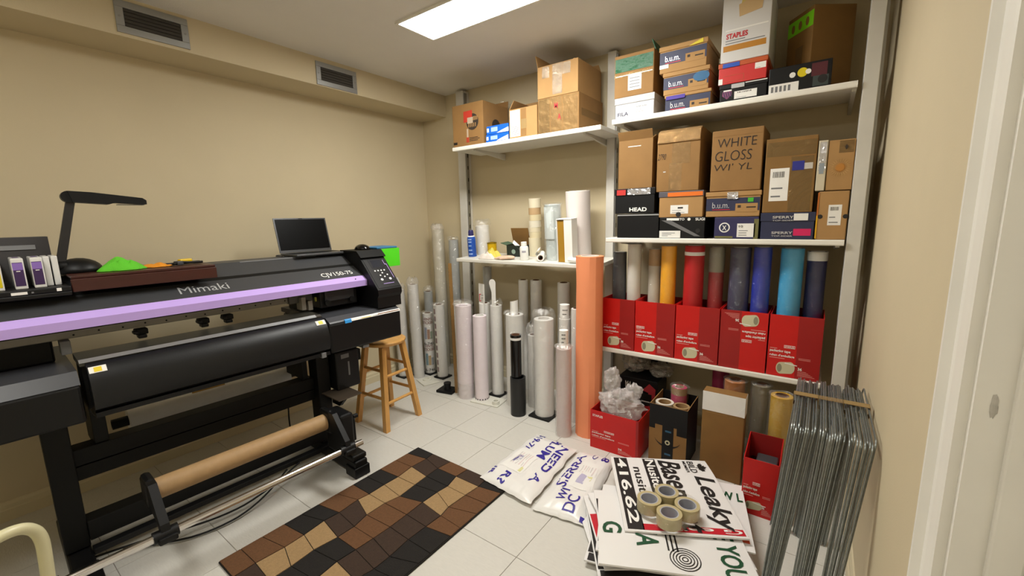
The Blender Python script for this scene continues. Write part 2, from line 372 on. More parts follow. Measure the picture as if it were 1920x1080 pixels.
# ================================================================== BOXES
class Carton:
    def __init__(s, name, label, x0, x1, y0, y1, z0, z1, m, cat='box', group=None, rz=0., bevel=.003, open_=False, inside=None, th=.004, front_drop=0., rot=None):
        s.w, s.d, s.h = x1 - x0, y1 - y0, z1 - z0
        s.t = thing(name, label, cat, ((x0 + x1) / 2, (y0 + y1) / 2, z0), rz, group, rot)
        w, d, h = s.w / 2, s.d / 2, s.h; s.m = m
        if not open_: s.body = B('body', m, s.t, -w, w, -d, d, 0, h, bevel)
        else:
            hf = h - front_drop
            B('body', m, s.t, -w, w, -d, d, 0, th)
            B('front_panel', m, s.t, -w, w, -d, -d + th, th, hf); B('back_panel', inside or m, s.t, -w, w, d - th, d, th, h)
            for sx in (-1, 1):
                MB().prism([(-d + th, th), (d - th, th), (d - th, h), (-d + th, hf)], sx * w if sx > 0 else -w, sx * (w - th) if sx > 0 else -w + th, 'x').build('side_panel', m, s.t)
    def dec(s, name, m, a0, a1, b0, b1, face='f', lift=.0006, label=None, parent=None):
        w, d, h = s.w / 2, s.d / 2, s.h; T = parent or s.t
        if face == 'f': return B(name, m, T, -w + s.w * a0, -w + s.w * a1, -d - lift, -d, h * b0, h * b1, label=label)
        if face == 'r': return B(name, m, T, w, w + lift, -d + s.d * a0, -d + s.d * a1, h * b0, h * b1, label=label)
        if face == 't': return B(name, m, T, -w + s.w * a0, -w + s.w * a1, -d + s.d * b0, -d + s.d * b1, h, h + lift, label=label)
    def txt(s, st, m, a0, a1, b0, b1, face='f', bold=.012, lift=.0014, flip=False, shear=0., name='lettering'):
        w, d, h = s.w / 2, s.d / 2, s.h
        if face == 'f':
            if flip: return text(st, m, s.t, (-w + s.w * a1, -d, h * b1), (-1, 0, 0), (0, 0, -1), s.w * (a1 - a0), h * (b1 - b0), bold, name, shear, lift)
            return text(st, m, s.t, (-w + s.w * a0, -d, h * b0), (1, 0, 0), (0, 0, 1), s.w * (a1 - a0), h * (b1 - b0), bold, name, shear, lift)
        return text(st, m, s.t, (w, -d + s.d * a0, h * b0), (0, 1, 0), (0, 0, 1), s.d * (a1 - a0), h * (b1 - b0), bold, name, shear, lift)
    def _disc(s, name, m, a, b, r, lift=.001, squash=1.):
        n = 20; c = (-s.w / 2 + s.w * a, -s.d / 2, s.h * b)
        ring = [(c[0] + r * math.cos(2 * math.pi * k / n), c[2] + r * squash * math.sin(2 * math.pi * k / n)) for k in range(n)]
        mb = MB(); mb.prism([(x, z) for x, z in ring], c[1] - lift, c[1]); return mb.build(name, m, s.t)
    def lid(s, frac, m=None, over=.003, name='lid', gap=0., mfront=None):
        w, d, h = s.w / 2 + over, s.d / 2 + over, s.h
        return B(name, m or s.m, s.t, -w, w, -d, d, h * (1 - frac), h + .003 + gap, .002)
    def flap(s, side, length, ang, m=None, frac=(0, 1), th=.004):
        """flap hinged on a top edge; ang from vertical-up (0) outward positive"""
        w, d, h = s.w / 2, s.d / 2, s.h; ca, sa = math.cos(R(ang)), math.sin(R(ang))
        mb = MB()
        if side in 'fb':
            sg = -1 if side == 'f' else 1; y = sg * d
            prof = [(y, h), (y + sg * sa * length, h + ca * length), (y + sg * sa * length - sg * ca * th, h + ca * length + sa * th), (y - sg * ca * th, h + sa * th)]
            mb.prism(prof, -w + s.w * frac[0], -w + s.w * frac[1], 'x')
        else:
            sg = -1 if side == 'l' else 1; x = sg * w
            prof = [(x, h), (x + sg * sa * length, h + ca * length), (x + sg * sa * length - sg * ca * th, h + ca * length + sa * th), (x - sg * ca * th, h + sa * th)]
            mb.prism(prof, -d + s.d * frac[0], -d + s.d * frac[1], 'y')
        return mb.build('flap', m or s.m, s.t)
    def label_sheet(s, a0, a1, b0, b1, rows=4, face='f', barcode=True, m=None):
        lb = s.dec('paper_label', m or M_PAPER, a0, a1, b0, b1, face)
        w = (a1 - a0); hh = (b1 - b0)
        for k in range(rows):
            z = b0 + hh * (.12 + .5 * k / max(1, rows))
            s.dec('print_line', M_GREY, a0 + w * .1, a0 + w * (.5 + .35 * random.random()), z, z + hh * .045, face, .0011, None, lb)
        if barcode:
            for k in range(9): s.dec('barcode_bar', M_INK, a0 + w * (.15 + .07 * k), a0 + w * (.15 + .07 * k + .02 + .02 * random.random()), b1 - hh * .28, b1 - hh * .1, face, .0011, None, lb)
        return lb

G_L = 'cartons on the high left shelf'; Z1 = 1.9392
c = Carton('moving_box', 'brown carton with red patch and dark round emblem, leftmost on the high shelf', -.088, .212, .885, 1.19, Z1, 2.238, M_CARD, group=G_L)
M_LOGO = mat('emblem_dark', '#33291f', .7)
c._disc('emblem', M_LOGO, .66, .55, .058, .0008, 1.); c.dec('red_patch', mat('patch_red', '#b8321f', .7), .38, .66, .56, .82, lift=.0012); c.dec('pale_patch', mat('patch_pale', '#b3a089', .7), .5, .68, .52, .66, lift=.0016)
for k in range(5): c.dec('emblem_stroke', M_CARD2, .69 + .03 * k, .705 + .03 * k, .58, .67, lift=.002); c.dec('emblem_stroke', M_CARD2, .53 + .055 * k, .55 + .055 * k, .43, .52, lift=.002)
for k in range(3): c.dec('print_line', M_INK, .55, .82 + .06 * (k % 2), .1 + .035 * k, .115 + .035 * k)
c.dec('bottle_print', mat('patch_bottle', '#a8391f', .7), .45, .54, .08, .2, lift=.001)
c.dec('bottle_neck', mat('patch_pale', '#b3a089', .7), .47, .52, .2, .4, lift=.001); c.dec('corner_print', M_INK, .02, .14, .06, .12)
n_ = 20; mb = MB(); mb.prism([(.0 + .05 * math.cos(2 * math.pi * k / n_), .14 + .05 * math.sin(2 * math.pi * k / n_)) for k in range(n_)], .15, .1508, 'x'); mb.build('emblem', M_LOGO, c.t)
c.flap('b', .05, 10, M_CARD)
for k, (z0, z1, lb) in enumerate([(Z1, 1.991, 'lower of two small blue printed boxes on the high shelf'), (1.9915, 2.05, 'upper of two small blue printed boxes on the high shelf')]):
    c = Carton('small_box', lb, .232 + .006 * k, .434, .887, 1.07, z0, z1, M_BLUE, group='small blue boxes')
    c.dec('pale_print', mat('print_paleblue', '#9db9df', .5), .22, .52, .3, .8); c.dec('corner_mark', M_WHITE, .03, .12, .3, .75)
    mb = MB(); mb.prism([(-.005, .005), (.1, .005), (.1, .035), (.04, .02)], -.0922, -.0915); mb.build('swoosh', M_WHITE, c.t)
c = Carton('small_carton', 'pale tan carton with a white printed label and open flaps on the high shelf', .443, .670, .888, 1.14, Z1, 2.13, M_CARD2, group=G_L, open_=True, inside=M_CARDIN)
c.dec('paper_label', M_PAPER, .03, .4, .06, .96); c.dec('paper_tape', M_TAPEB, .43, .64, .3, .62, lift=.0008); c.dec('paper_tape', M_CARD, .43, .62, .04, .98, lift=.0004)
for k in range(6): c.dec('print_line', M_GREY, .09, .34, .14 + .05 * k, .155 + .05 * k, lift=.001)
mb = MB(); c._disc('stamp', mat('stamp_grey', '#b9b7b2', .7), .21, .72, .028, .001, .7)
c.flap('b', .09, -28, M_CARD2); c.flap('l', .07, -35, M_CARD2)
c = Carton('taped_carton', 'tan carton covered in clear tape under the open-topped box', .676, .975, .89, 1.24, Z1, 2.158, M_CARD, group=G_L)
for a0, a1 in ((.02, .3), (.32, .6), (.62, .97)): c.dec('tape_strip', M_TAPE, a0, a1, .02, .98, lift=.0006 + a0 * .0002)
for a0, b0, st in ((.42, .66, 'M'), (.5, .34, 'A')): c.txt(st, M_PRTRED, a0, a0 + .08, b0, b0 + .16, lift=.002)
c.dec('tape_strip', M_TAPE, .1, .9, .4, .6, 'r')
c = Carton('open_carton', 'open-topped tan carton with torn tape stacked highest on the left shelf', .676, .968, .89, 1.22, 2.1595, 2.352, M_CARD2, group=G_L, open_=True, inside=M_CARDIN)
for a0, a1, b0, b1 in ((.12, .3, .62, .97), (.38, .62, .06, .98), (.63, .82, .62, .97)): c.dec('tape_strip', film('tape_shiny', '#e3d7c4', .38, .15, .9, 24, .5), a0, a1, b0, b1)
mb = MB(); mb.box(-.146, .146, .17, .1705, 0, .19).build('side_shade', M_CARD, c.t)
c.flap('l', .075, 12, M_CARD2, (0, .8)); c.flap('b', .05, -50, M_CARD2, (.45, 1)); c.flap('r', .05, -70, M_CARD2, (.1, .9)); c.flap('f', .03, -80, M_CARD2, (.5, .98))

# ---- right bay, top shelf
ZT = 1.9542; G_T = 'boxes on the topmost right shelf'; FY = .887
def stripe_label(c, a0, a1, b0, b1): c.label_sheet(a0, a1, b0, b1, 3)
M_WBOX = mat('box_white', '#bdbcbf', .5, noise_amt=.03); M_SILV = mat('box_silver', '#b4b3b3', .4)
c = Carton('shoe_box', 'white and grey shoe box with barcode label at left of the top shelf', 1.213, 1.438, FY, 1.19, ZT, 2.066, M_WBOX, group=G_T)
c.lid(.3, M_SILV); c.txt('FILA', M_NAVY, .07, .35, .12, .3, bold=.005); c.label_sheet(.5, .93, .18, .55, 2)
c = Carton('taped_carton', 'brown carton with shiny green tape over its front on the top shelf', 1.203, 1.43, FY + .004, 1.15, 2.0705, 2.30, M_CARD, group=G_T, bevel=.004)
c.dec('green_tape', mat('tape_green', '#0b5530', .35, bump=.9, bscale=18, spec=.25), .02, .98, .6, .92); c.dec('white_label', M_PAPER, .36, .7, .14, .5); c.dec('tape_strip', M_TAPE, .0, 1., .48, .56)
for k in range(4): c.dec('print_line', M_GREY, .4, .66, .2 + .07 * k, .22 + .07 * k, lift=.001)
c.flap('r', .06, -20, mat('tape_green', '#0d5a34'), (.1, .6)); c.flap('b', .07, 15, mat('tape_green', '#0d5a34'), (.35, .9)); c.dec('tear_line', M_PAPER, .03, .97, .5, .52, lift=.0014)
def bum(label, x0, x1, z0, z1, band=(.3, .9), extra=None, lidm=None, g=G_T, y0=FY, y1=1.19):
    c = Carton('shoe_box', label, x0, x1, y0, y1, z0, z1, M_CARD2, group=g)
    c.dec('navy_band', M_NAVY, 0, .995, band[0], band[1]); b0, b1 = band; hh = b1 - b0
    c.txt('b.u.m.', M_SILVER, .12, .44, b0 + hh * .22, b0 + hh * .68, bold=-.005); c.dec('red_line', M_PRTRED, .12, .46, b0 + hh * .08, b0 + hh * .13, lift=.0012)
    c.dec('kraft_label', M_CARD2, .56, .96, max(.01, b0 - .06), b0 + hh * .55, lift=.001); c.dec('size_print', M_LOGO, .76, .93, b0 + hh * .2, b0 + hh * .3, lift=.0014)
    c.dec('swing_mark', M_LOGO, .6, .66, b0 + hh * .22, b0 + hh * .42, lift=.0014)
    c.lid(.16, lidm or M_CARD2, .004); return c
c = bum('navy-banded shoe box, bottom of the stack of three, with a purple sticker', 1.50, 1.728, ZT, 2.033, (0, .82)); c.dec('purple_sticker', mat('sticker_purple', '#3a1c8f', .5), .02, .45, .72, .96, lift=.006)
c = bum('navy-banded shoe box, middle of the stack of three, with a blue oval sticker', 1.487, 1.715, 2.0375, 2.148, (.25, .8)); c._disc('oval_sticker', mat('sticker_teal', '#145a86', .5), .84, .6, .04, .002, .6)
c = bum('navy-banded shoe box, top of the stack of three, with a yellow sticker', 1.463, 1.70, 2.1525, 2.283, (.32, .8)); c.dec('white_tag', M_PAPER, .0, .2, .18, .33, lift=.002)
mb = MB(); mb.prism([(.06, .12), (.1, .132), (.1, .112), (.03, .108)], -.157, -.1562); mb.build('yellow_sticker', mat('sticker_yellow', '#d8c40c', .5), c.t)
c = Carton('shoe_box', 'black shoe box with a striped shield badge, under the red one', 1.772, 1.978, FY, 1.19, ZT, 2.033, M_BKBOX, group=G_T); c.lid(.22)
mb = MB(); mb.prism([(-.09, .05), (-.05, .05), (-.048, .03), (-.07, .012), (-.092, .03)], -.1532, -.152); mb.build('shield_badge', mat('badge_plum', '#7c3a63', .5), c.t)
for k in range(4): mb = MB(); mb.prism([(-.088 + .01 * k, .046), (-.084 + .01 * k, .046), (-.076 + .01 * k, .02), (-.08 + .01 * k, .02)], -.1536, -.1528); mb.build('badge_stripe', M_NAVY, c.t)
c.dec('name_band', M_PAPER, .08, .26, .62, .7, lift=.0018); c.label_sheet(.32, .8, .1, .55, 1); c.dec('tape_strip', M_SILV, .25, .53, .75, 1, lift=.0045); c.dec('white_edge', M_PAPER, .55, 1, .95, 1, lift=.0045)
c = Carton('shoe_box', 'red shoe box with orange lid and white stickers on the top shelf', 1.762, 1.972, FY, 1.19, 2.0375, 2.135, mat('box_bright_red', '#c32a27', .45), group=G_T)
c.lid(.2, mat('box_orange', '#b8501f', .5)); c.label_sheet(.76, .98, .5, .78, 1, barcode=False); c.dec('blue_sticker', mat('sticker_blue', '#1d4db0', .5), .08, .44, .8, 1.0, lift=.0045); c.dec('white_tag', M_PAPER, .0, .09, .02, .3)
mb = MB(); c.dec('outline_bar', M_CARD2, .1, .54, .12, .125, lift=.001); c.dec('outline_bar', M_CARD2, .1, .54, .4, .405, lift=.001); c.dec('outline_bar', M_CARD2, .535, .54, .12, .4, lift=.001)
c = Carton('file_box', 'tall white office supply box with orange bar near the ceiling', 1.766, 1.976, FY, 1.15, 2.1395, 2.44, mat('box_offwhite', '#cfcdcb', .5), group=G_T)
c.txt('STAPLES', M_PRTRED, .1, .55, .36, .44, bold=.03); c.dec('orange_bar', mat('bar_orange', '#b57a1e', .5), .05, .93, .17, .26); c.dec('print_line', M_GREY, .09, .5, .325, .337); c.dec('print_line', M_GREY, .09, .9, .285, .297)
mb = MB(); mb.prism([(-.03, .2), (.065, .215), (.07, .262), (.045, .29), (.01, .27), (-.035, .255)], -.1328, -.1315); mb.build('folder_picture', mat('picture_tan', '#c6a778', .6), c.t)
mb = MB(); mb.prism([(-.03, .225), (.06, .232), (.055, .29), (-.02, .28)], -.1326, -.1315); mb.build('folder_picture', mat('picture_yellow', '#c9b566', .6), c.t)
c.dec('strap_label', M_PAPER, .08, .95, .48, .5)
c = Carton('shallow_box', 'shallow black box with round yellow sticker and white label at the shelf end', 1.984, 2.226, FY, .962, ZT, 2.07, M_BKBOX, group=G_T)
c._disc('round_sticker', mat('sticker_yellow', '#d8c40c', .5), .55, .66, .02, .001); c._disc('round_sticker', M_PAPER, .39, .62, .012, .001); c._disc('round_sticker', M_PAPER, .64, .66, .011, .0016)
c.dec('maroon_square', mat('sticker_maroon', '#4f1620', .6), .69, .93, .44, .92); c.dec('grey_square', mat('sticker_teal_grey', '#333d3c', .6), .72, .96, .06, .44); c._disc('dark_hole', M_VENTD, .87, .3, .018, .0012); c.dec('white_label', M_PAPER, .01, .5, 0, .36)
for k in range(5): c.dec('print_line', M_GREY, .05 + .07 * k, .09 + .07 * k, .06, .28, lift=.001)
ca = R(36.9)
c = Carton('large_carton', 'large dark carton turned corner-on with a bright green strip, by the right post', 2.163 - .1, 2.163 + .1, 1.125 - .09, 1.125 + .09, ZT, 2.35, M_CARD3, group=G_T, rz=0)
c.t.rotation_euler.z = ca
M_LIME = mat('sticker_lime', '#7ed60a', .5)
_w, _d, _h = c.w / 2, c.d / 2, c.h
mb = MB(); mb.box(-_w - .0008, -_w, -_d, _d, _h * .78, _h * .95); mb.build('green_strip', M_LIME, c.t)
for k in range(3):
    yy = -_d + .04 + .05 * k; mb = MB(); mb.prism([(yy + .012 * math.cos(a * .524), _h * .86 + .02 * math.sin(a * .524)) for a in range(12)], -_w - .0014, -_w, 'x'); mb.build('strip_cutout', M_CARD3, c.t)
B('tape_strip', M_TAPE, c.t, -_w - .0009, -_w, -.03, .02, .12, .24)

# ---- right bay, second shelf
ZM = 1.2672; G_M = 'boxes on the second right shelf'
c = Carton('shoe_box', 'plain black box with a silver edge at the bottom left of the second shelf', 1.238, 1.486, FY, 1.19, ZM, 1.408, M_BKBOX, group=G_M); c.dec('silver_edge', M_SILVER, .0, 1., .93, .96)
c = Carton('shoe_box', 'black shoe box with white lettering and a red sticker on its lid', 1.222, 1.458, FY, 1.19, 1.4105, 1.552, M_BKBOX, group=G_M); c.lid(.24, M_BKBOX)
c.txt('HEAD', M_WHITE, .38, .82, .08, .24, bold=.03); c.dec('red_sticker', mat('sticker_red', '#c2332f', .5), .05, .28, .76, .98, lift=.0045); c.dec('clear_tape', film('tape_white', '#e4e4e8', .7, .1), .33, .9, .76, 1.0, lift=.0042)
c = Carton('sneaker_box', 'black sneaker box with white slanted stripe and small round hole', 1.492, 1.732, FY, 1.19, ZM, 1.383, M_BKBOX, group=G_M)
c.txt('SUGI', M_WHITE, .8, 1., .84, .96, bold=.02); c.dec('white_bar', M_WHITE, .16, .44, .85, .96); c.txt('TO', M_WHITE, .45, .56, .85, .96, bold=.02); c.dec('white_label', M_PAPER, .0, .48, .02, .36); c._disc('finger_hole', M_VENTD, .86, .36, .012, .001)
c._disc('round_mark', M_WHITE, .66, .9, .008, .001)
mb = MB(); mb.prism([(-.11, .1), (-.06, .1), (.1, .012), (.07, .012)], -.1527, -.1515); mb.build('grey_stripe', mat('stripe_grey', '#6a6a6c', .4), c.t)
for k in range(3): c.dec('print_line', M_GREY, .06, .2 + .08 * k, .1 + .07 * k, .125 + .07 * k, lift=.001)
c = Carton('sneaker_box', 'tan sneaker box with an orange and grey lid and white barcode tag', 1.486, 1.718, FY, 1.18, 1.3835, 1.522, M_CARD2, group=G_M); c.lid(.2, mat('lid_grey', '#55525a', .5)); c.dec('orange_strip', mat('strip_orange', '#e0701c', .5), .2, .99, .82, .98, lift=.0045)
c.label_sheet(.27, .68, .14, .48, 2, barcode=False); c.dec('shoe_print', M_INK, .44, .56, .34, .4, lift=.0012); c._disc('thumb_notch', M_VENTD, .46, .11, .014, .001)
c = Carton('shoe_box', 'navy shoe box with a round white emblem and size label', 1.78, 1.985, FY, 1.19, ZM, 1.379, mat('box_indigo', '#2a2752', .55), group=G_M)
c.dec('olive_edge', mat('edge_olive', '#6d6a3d', .6), .9, 1., 0, .9); c._disc('emblem', M_PAPER, .24, .52, .026, .001); c._disc('emblem_centre', M_NAVY, .24, .52, .02, .0014); c.txt('x', M_PAPER, .19, .29, .4, .62, lift=.002, bold=.0)
c.label_sheet(.53, .93, .08, .7, 3, barcode=False); c.txt('10', M_INK, .57, .66, .52, .62); c.dec('olive_print', mat('edge_olive', '#6d6a3d'), .02, .44, .03, .12)
c = bum('navy-banded shoe box with green dot sticker, under the hand-lettered carton', 1.735, 1.985, 1.3815, 1.507, (.24, .76), g=G_M); c.dec('green_sticker', mat('sticker_green', '#3fae2a', .5), .78, .88, .58, .74, lift=.0016); c.dec('clear_tape', film('tape_white', '#e4e4e8'), .4, .6, .72, 1., lift=.0055)
c = Carton('shoe_box', 'navy shoe box with pink sticker at the foot of the large carton', 1.995, 2.214, FY, 1.19, ZM, 1.393, M_NAVY, group=G_M); c.lid(.3, M_NAVY)
for b0, w_ in ((.2, 0), (.8, 0)): c.txt('SPERRY', M_SILVER, .22, .62, b0, b0 + .1, bold=.02, lift=.005); c.txt('TOP-SIDER', M_SILVER, .22, .62, b0 - .1, b0 - .05, bold=.01, lift=.005)
c.dec('pink_sticker', M_PINKTXT, .63, .95, .14, .4); c.dec('white_tag', M_PAPER, .62, .88, .72, .98, lift=.0045)
c = Carton('shoe_box', 'tan shoe box stood on end with yellow pencil-thin edge and white tag', 2.222, 2.334, FY, 1.18, ZM, 1.4885, M_CARD2, group=G_M); c.label_sheet(.36, .8, .3, .72, 2); c._disc('finger_hole', M_VENTD, .1, .48, .01, .001); c._disc('finger_hole', M_VENTD, .94, .48, .01, .001)
c.dec('yellow_edge', mat('edge_yellow', '#d9a514', .5), -.03, .02, .02, .5, lift=.002); c.dec('orange_edge', mat('edge_orange', '#b5631f', .5), -.03, .02, .5, .98, lift=.002)
c = Carton('open_carton', 'plain tan carton with an open front flap at the left of the second shelf', 1.236, 1.436, FY + .01, 1.16, 1.5565, 1.83, M_CARD, group=G_M, open_=True, inside=M_CARDIN); c.dec('white_thread', M_PAPER, .28, .66, .86, .875)
c.flap('f', .05, 25); c.flap('r', .022, 55, M_CARD3); c.flap('b', .06, -40)
c = Carton('tall_carton', 'tall tan carton wrapped in wrinkled clear tape, second from the left post', 1.464, 1.69, FY + .005, 1.17, 1.5265, 1.79, M_CARD, group=G_M)
M_TW = film('tape_wrinkled', '#bf9c6e', .45, .12, 1., 30, .7)
c.dec('tape_strip', M_TW, .36, .78, .56, .98); c.dec('tape_strip', M_TW, .3, .6, .02, .58, lift=.0008); c.txt('2790', M_INK, .02, .22, .66, .78, bold=-.01, shear=.4); c.dec('staple', M_SILVER, .16, .22, .4, .42)
mb = MB(); mb.prism([(-_d * 0 - .144, .263), (.14, .263), (.14, .33), (-.1, .335), (-.13, .32)], -.112, .112, 'x'); mb.build('folded_top', M_CARD, c.t)
B('tape_strip', M_TW, c.t, -.112, .112, -.1447, -.144, .262, .268); mb = MB(); mb.prism([(-.1445, .266), (-.1305, .321), (-.1005, .336), (-.1015, .3375), (-.1325, .322), (-.146, .266)], -.11, .11, 'x'); mb.build('tape_strip', M_TW, c.t)
c = Carton('lettered_carton', 'tall tan carton hand-lettered in black marker in the middle of the shelf', 1.747, 1.98, FY + .004, 1.17, 1.5125, 1.818, M_CARD, group=G_M, bevel=.004)
c.txt('WHITE', M_INK, .12, .88, .72, .86, bold=-.012, shear=.05); c.txt('GLOSS', M_INK, .08, .8, .5, .66, bold=-.012, shear=.1); c.txt("WI' YL", M_INK, .07, .82, .34, .45, bold=-.014, shear=.1); c.dec('flap_seam', M_CARD3, .02, .98, .9, .903)
c = Carton('large_carton', 'large brown carton with white shipping sheet and blue tape scrap', 1.995, 2.20, FY, 1.19, 1.3965, 1.748, M_CARD3, group=G_M)
c.label_sheet(.12, .5, .16, .6, 2); c.dec('blue_tape', mat('tape_blue', '#242a86', .5), .55, .78, .56, .68, lift=.0014); c.dec('white_strip', M_PAPER, .72, .94, .57, .65); c.dec('tape_strip', M_TAPE, .02, .98, .76, .95); c.dec('tape_strip', M_TAPE, .52, .95, .02, .74)
c = Carton('plastic_sleeve', 'slim clear-fronted grey package standing between two brown cartons', 2.204, 2.239, FY - .002, 1.06, 1.4925, 1.718, mat('sleeve_cream', '#c9bfa8', .3), group=G_M, bevel=.003); c.dec('silver_window', film('tape_white', '#e4e4e8'), .15, .9, .4, .97); c.dec('grey_block', mat('block_grey', '#8b949b', .5), .25, .75, .34, .55, lift=.001)
c = Carton('gift_box', 'pale tan box printed with an orange sunburst at the right end', 2.242, 2.338, FY + .002, 1.16, 1.4925, 1.714, M_CARD2, group=G_M); n_ = 16
mb = MB(); mb.prism([(.0 + (.022 if k % 2 else .014) * math.cos(2 * math.pi * k / 32), .1 + (.022 if k % 2 else .014) * math.sin(2 * math.pi * k / 32)) for k in range(32)], -.1372, -.1363); mb.build('sunburst', mat('sun_orange', '#b5792f', .6), c.t)
for k in range(24):
    a = 2 * math.pi * k / 24; ca_, sa_ = math.cos(a), math.sin(a); r0, r1 = .026, .042; mb = MB()
    mb.prism([(r0 * ca_ - .0008 * sa_, .1 + r0 * sa_ + .0008 * ca_), (r0 * ca_ + .0008 * sa_, .1 + r0 * sa_ - .0008 * ca_), (r1 * ca_, .1 + r1 * sa_)], -.1370, -.1363); mb.build('sun_ray', mat('sun_pale', '#caa768', .6), c.t)
mb = MB(); mb.prism([(.01, .188), (.016, .2), (.022, .188), (.016, .176)], -.1372, -.1363); mb.build('diamond', M_LOGO, c.t); c.dec('tape_square', M_TAPE, .4, .95, .74, .98)

# ---- red packaging tape boxes
M_PINKW = mat('print_pinkish', '#d98d86', .6); M_TAPEROLL = mat('print_taperoll', '#c9c3a2', .6); M_TAPEHOLE = mat('print_tapehole', '#8f8a72', .6)
def redbox(label, x0, x1, y0, y1, z0, z1, group, flip=False, front_drop=0., seam=.55, brand=.3, picture=True):
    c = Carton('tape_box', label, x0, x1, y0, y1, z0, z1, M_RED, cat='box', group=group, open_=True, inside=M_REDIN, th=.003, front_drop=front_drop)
    f = (lambda a0, a1, b0, b1: (1 - a1, 1 - a0, 1 - b1, 1 - b0)) if flip else (lambda *q: q)
    c.dec('side_band', M_RED2, *f(seam, .998, .002, 1 - front_drop / c.h - .002), lift=.0005)
    c.dec('brand_frame', M_WHITE, *f(brand, brand + .21, .475, .52), lift=.0007); c.dec('brand_field', M_RED, *f(brand + .006, brand + .204, .48, .515), lift=.0009)
    c.txt('STAPLES', M_WHITE, *f(brand + .015, brand + .195, .484, .511), flip=flip, bold=.02)
    c.txt('packaging tape', M_WHITE, *f(.04, .44, .385, .44), flip=flip, bold=.02); c.txt("ruban d'emballage", M_WHITE, *f(.04, .52, .315, .365), flip=flip, bold=.02)
    c.dec('print_line', M_PINKW, *f(.04, .18, .448, .46), lift=.0008); c.dec('print_line', M_PINKW, *f(.04, .34, .293, .303), lift=.0008)
    c.txt('36', M_WHITE, *f(.6, .68, .14, .185), flip=flip, bold=.03); [c.dec('print_line', M_PINKW, *f(.6, .92 - .04 * k, .05 + .018 * k, .056 + .018 * k), lift=.0008) for k in range(5)]; [c.dec('print_line', M_PINKW, *f(.6, .82, .31 + .02 * k, .317 + .02 * k), lift=.0008) for k in range(2)]
    sg = -1 if flip else 1; ax, bz = (c.w * ((.36 if not flip else .64) - .5), c.h * (.14 if not flip else .86)); r_ = c.w * .12
    def ell(cx, cz, ra, rb, n=16): return [(ax + sg * (cx + ra * math.cos(2 * math.pi * k / n)), bz + sg * (cz + rb * math.sin(2 * math.pi * k / n))) for k in range(n)]
    hull = [p for k, p in enumerate(ell(-.02, 0, r_ * .72, r_ * 1.15)) if 4 <= k <= 12] + [ell(.022, .006, r_ * .72, r_ * 1.15)[k % 16] for k in range(12, 21)]
    if not picture: return c
    MB().prism(hull, -c.d / 2 - .0008, -c.d / 2).build('tape_picture', M_TAPEROLL, c.t); MB().prism(ell(-.024, 0, r_ * .4, r_ * .8), -c.d / 2 - .0012, -c.d / 2).build('tape_picture_hole', M_TAPEHOLE, c.t)
    MB().prism([(ax + sg * .0, bz + sg * r_ * 1.15), (ax + sg * .05, bz + sg * r_ * .9), (ax + sg * .05, bz + sg * r_ * .75), (ax - sg * .005, bz + sg * r_ * 1.0)], -c.d / 2 - .0014, -c.d / 2).build('tape_tail', M_PAPER, c.t)
    return c
ZR = .5682; G_R = 'red tape boxes on the lowest shelf'
RX = [(1.152, 1.359), (1.364, 1.597), (1.603, 1.832), (1.838, 2.060), (2.067, 2.290)]
RL_ = ['red tape box holding a charcoal and a white roll, leftmost on its shelf', 'red tape box holding a yellow and a clear-wrapped roll', 'red tape box holding two red rolls', 'red tape box with upside-down print holding dark blue and royal blue rolls', 'red tape box holding light blue and navy rolls, rightmost on its shelf']
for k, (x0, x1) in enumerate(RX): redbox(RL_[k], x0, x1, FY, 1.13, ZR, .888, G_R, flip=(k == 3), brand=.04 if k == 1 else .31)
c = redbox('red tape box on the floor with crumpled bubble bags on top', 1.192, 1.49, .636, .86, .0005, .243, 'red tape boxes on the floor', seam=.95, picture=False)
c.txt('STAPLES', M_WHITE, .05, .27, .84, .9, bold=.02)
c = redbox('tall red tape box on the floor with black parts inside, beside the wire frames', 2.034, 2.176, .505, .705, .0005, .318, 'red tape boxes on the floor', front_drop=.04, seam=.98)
t = thing('plastic_holders', 'black plastic end holders piled inside the red floor box', 'holders', (2.105, .605, .0045))
MB().box(-.06, .06, -.085, .085, 0, .2, .01).build('stack', M_BLACK, t); MB().box(-.055, .02, -.08, -.02, .201, .235, .006).build('bracket', M_BLACK, t); MB().box(-.03, .058, -.01, .07, .201, .228, .006).build('bracket', M_DGREY, t)

# ---- floor boxes on the right
c = Carton('smile_box', 'open kraft shipping box with black top, tape strip and printed smile', 1.53, 1.735, .70, .94, .0005, .345, M_CARD, group='cartons on the floor', open_=True, inside=M_BKBOX)
c.dec('black_top', M_BKBOX, 0, 1, .66, .999); c.dec('black_corner', M_BKBOX, 0, .16, .58, .66); c.dec('black_corner', M_BKBOX, .74, 1., .54, .66); c.dec('black_side', M_BKBOX, 0, 1, 0, .999, 'r')
c.dec('printed_tape', M_BKBOX, .36, .66, .0, .66, lift=.0012)
for b0 in (.16, .56): c.dec('tape_print', mat('tape_print_blue', '#2d5a78', .5), .44, .6, b0, b0 + .03, lift=.002)
c._disc('tape_ring', M_TAPEROLL, .51, .38, .014, .0024); c._disc('tape_ring_hole', M_BKBOX, .51, .38, .007, .003)
mb = MB(); P = []
for k in range(13): a = R(200 + 140 * k / 12); P.append((.0 + .075 * math.cos(a), .16 + .05 * math.sin(a)))
P2 = [(x, z - .012 * math.sin(math.pi * i / 12)) for i, (x, z) in enumerate(P)]
mb = MB(); mb.prism(P + P2[::-1], -.1208, -.12); mb.build('smile_print', M_INK, c.t)
c = Carton('flat_carton', 'tall flat brown carton with a white band across its top edge', 1.803, 2.003, .715, .79, .0005, .478, M_CARD3, group='cartons on the floor'); c.dec('white_band', M_PAPER, 0, 1, .78, .998); c.dec('white_band', M_PAPER, .0, 1, .78, .998, 'r')
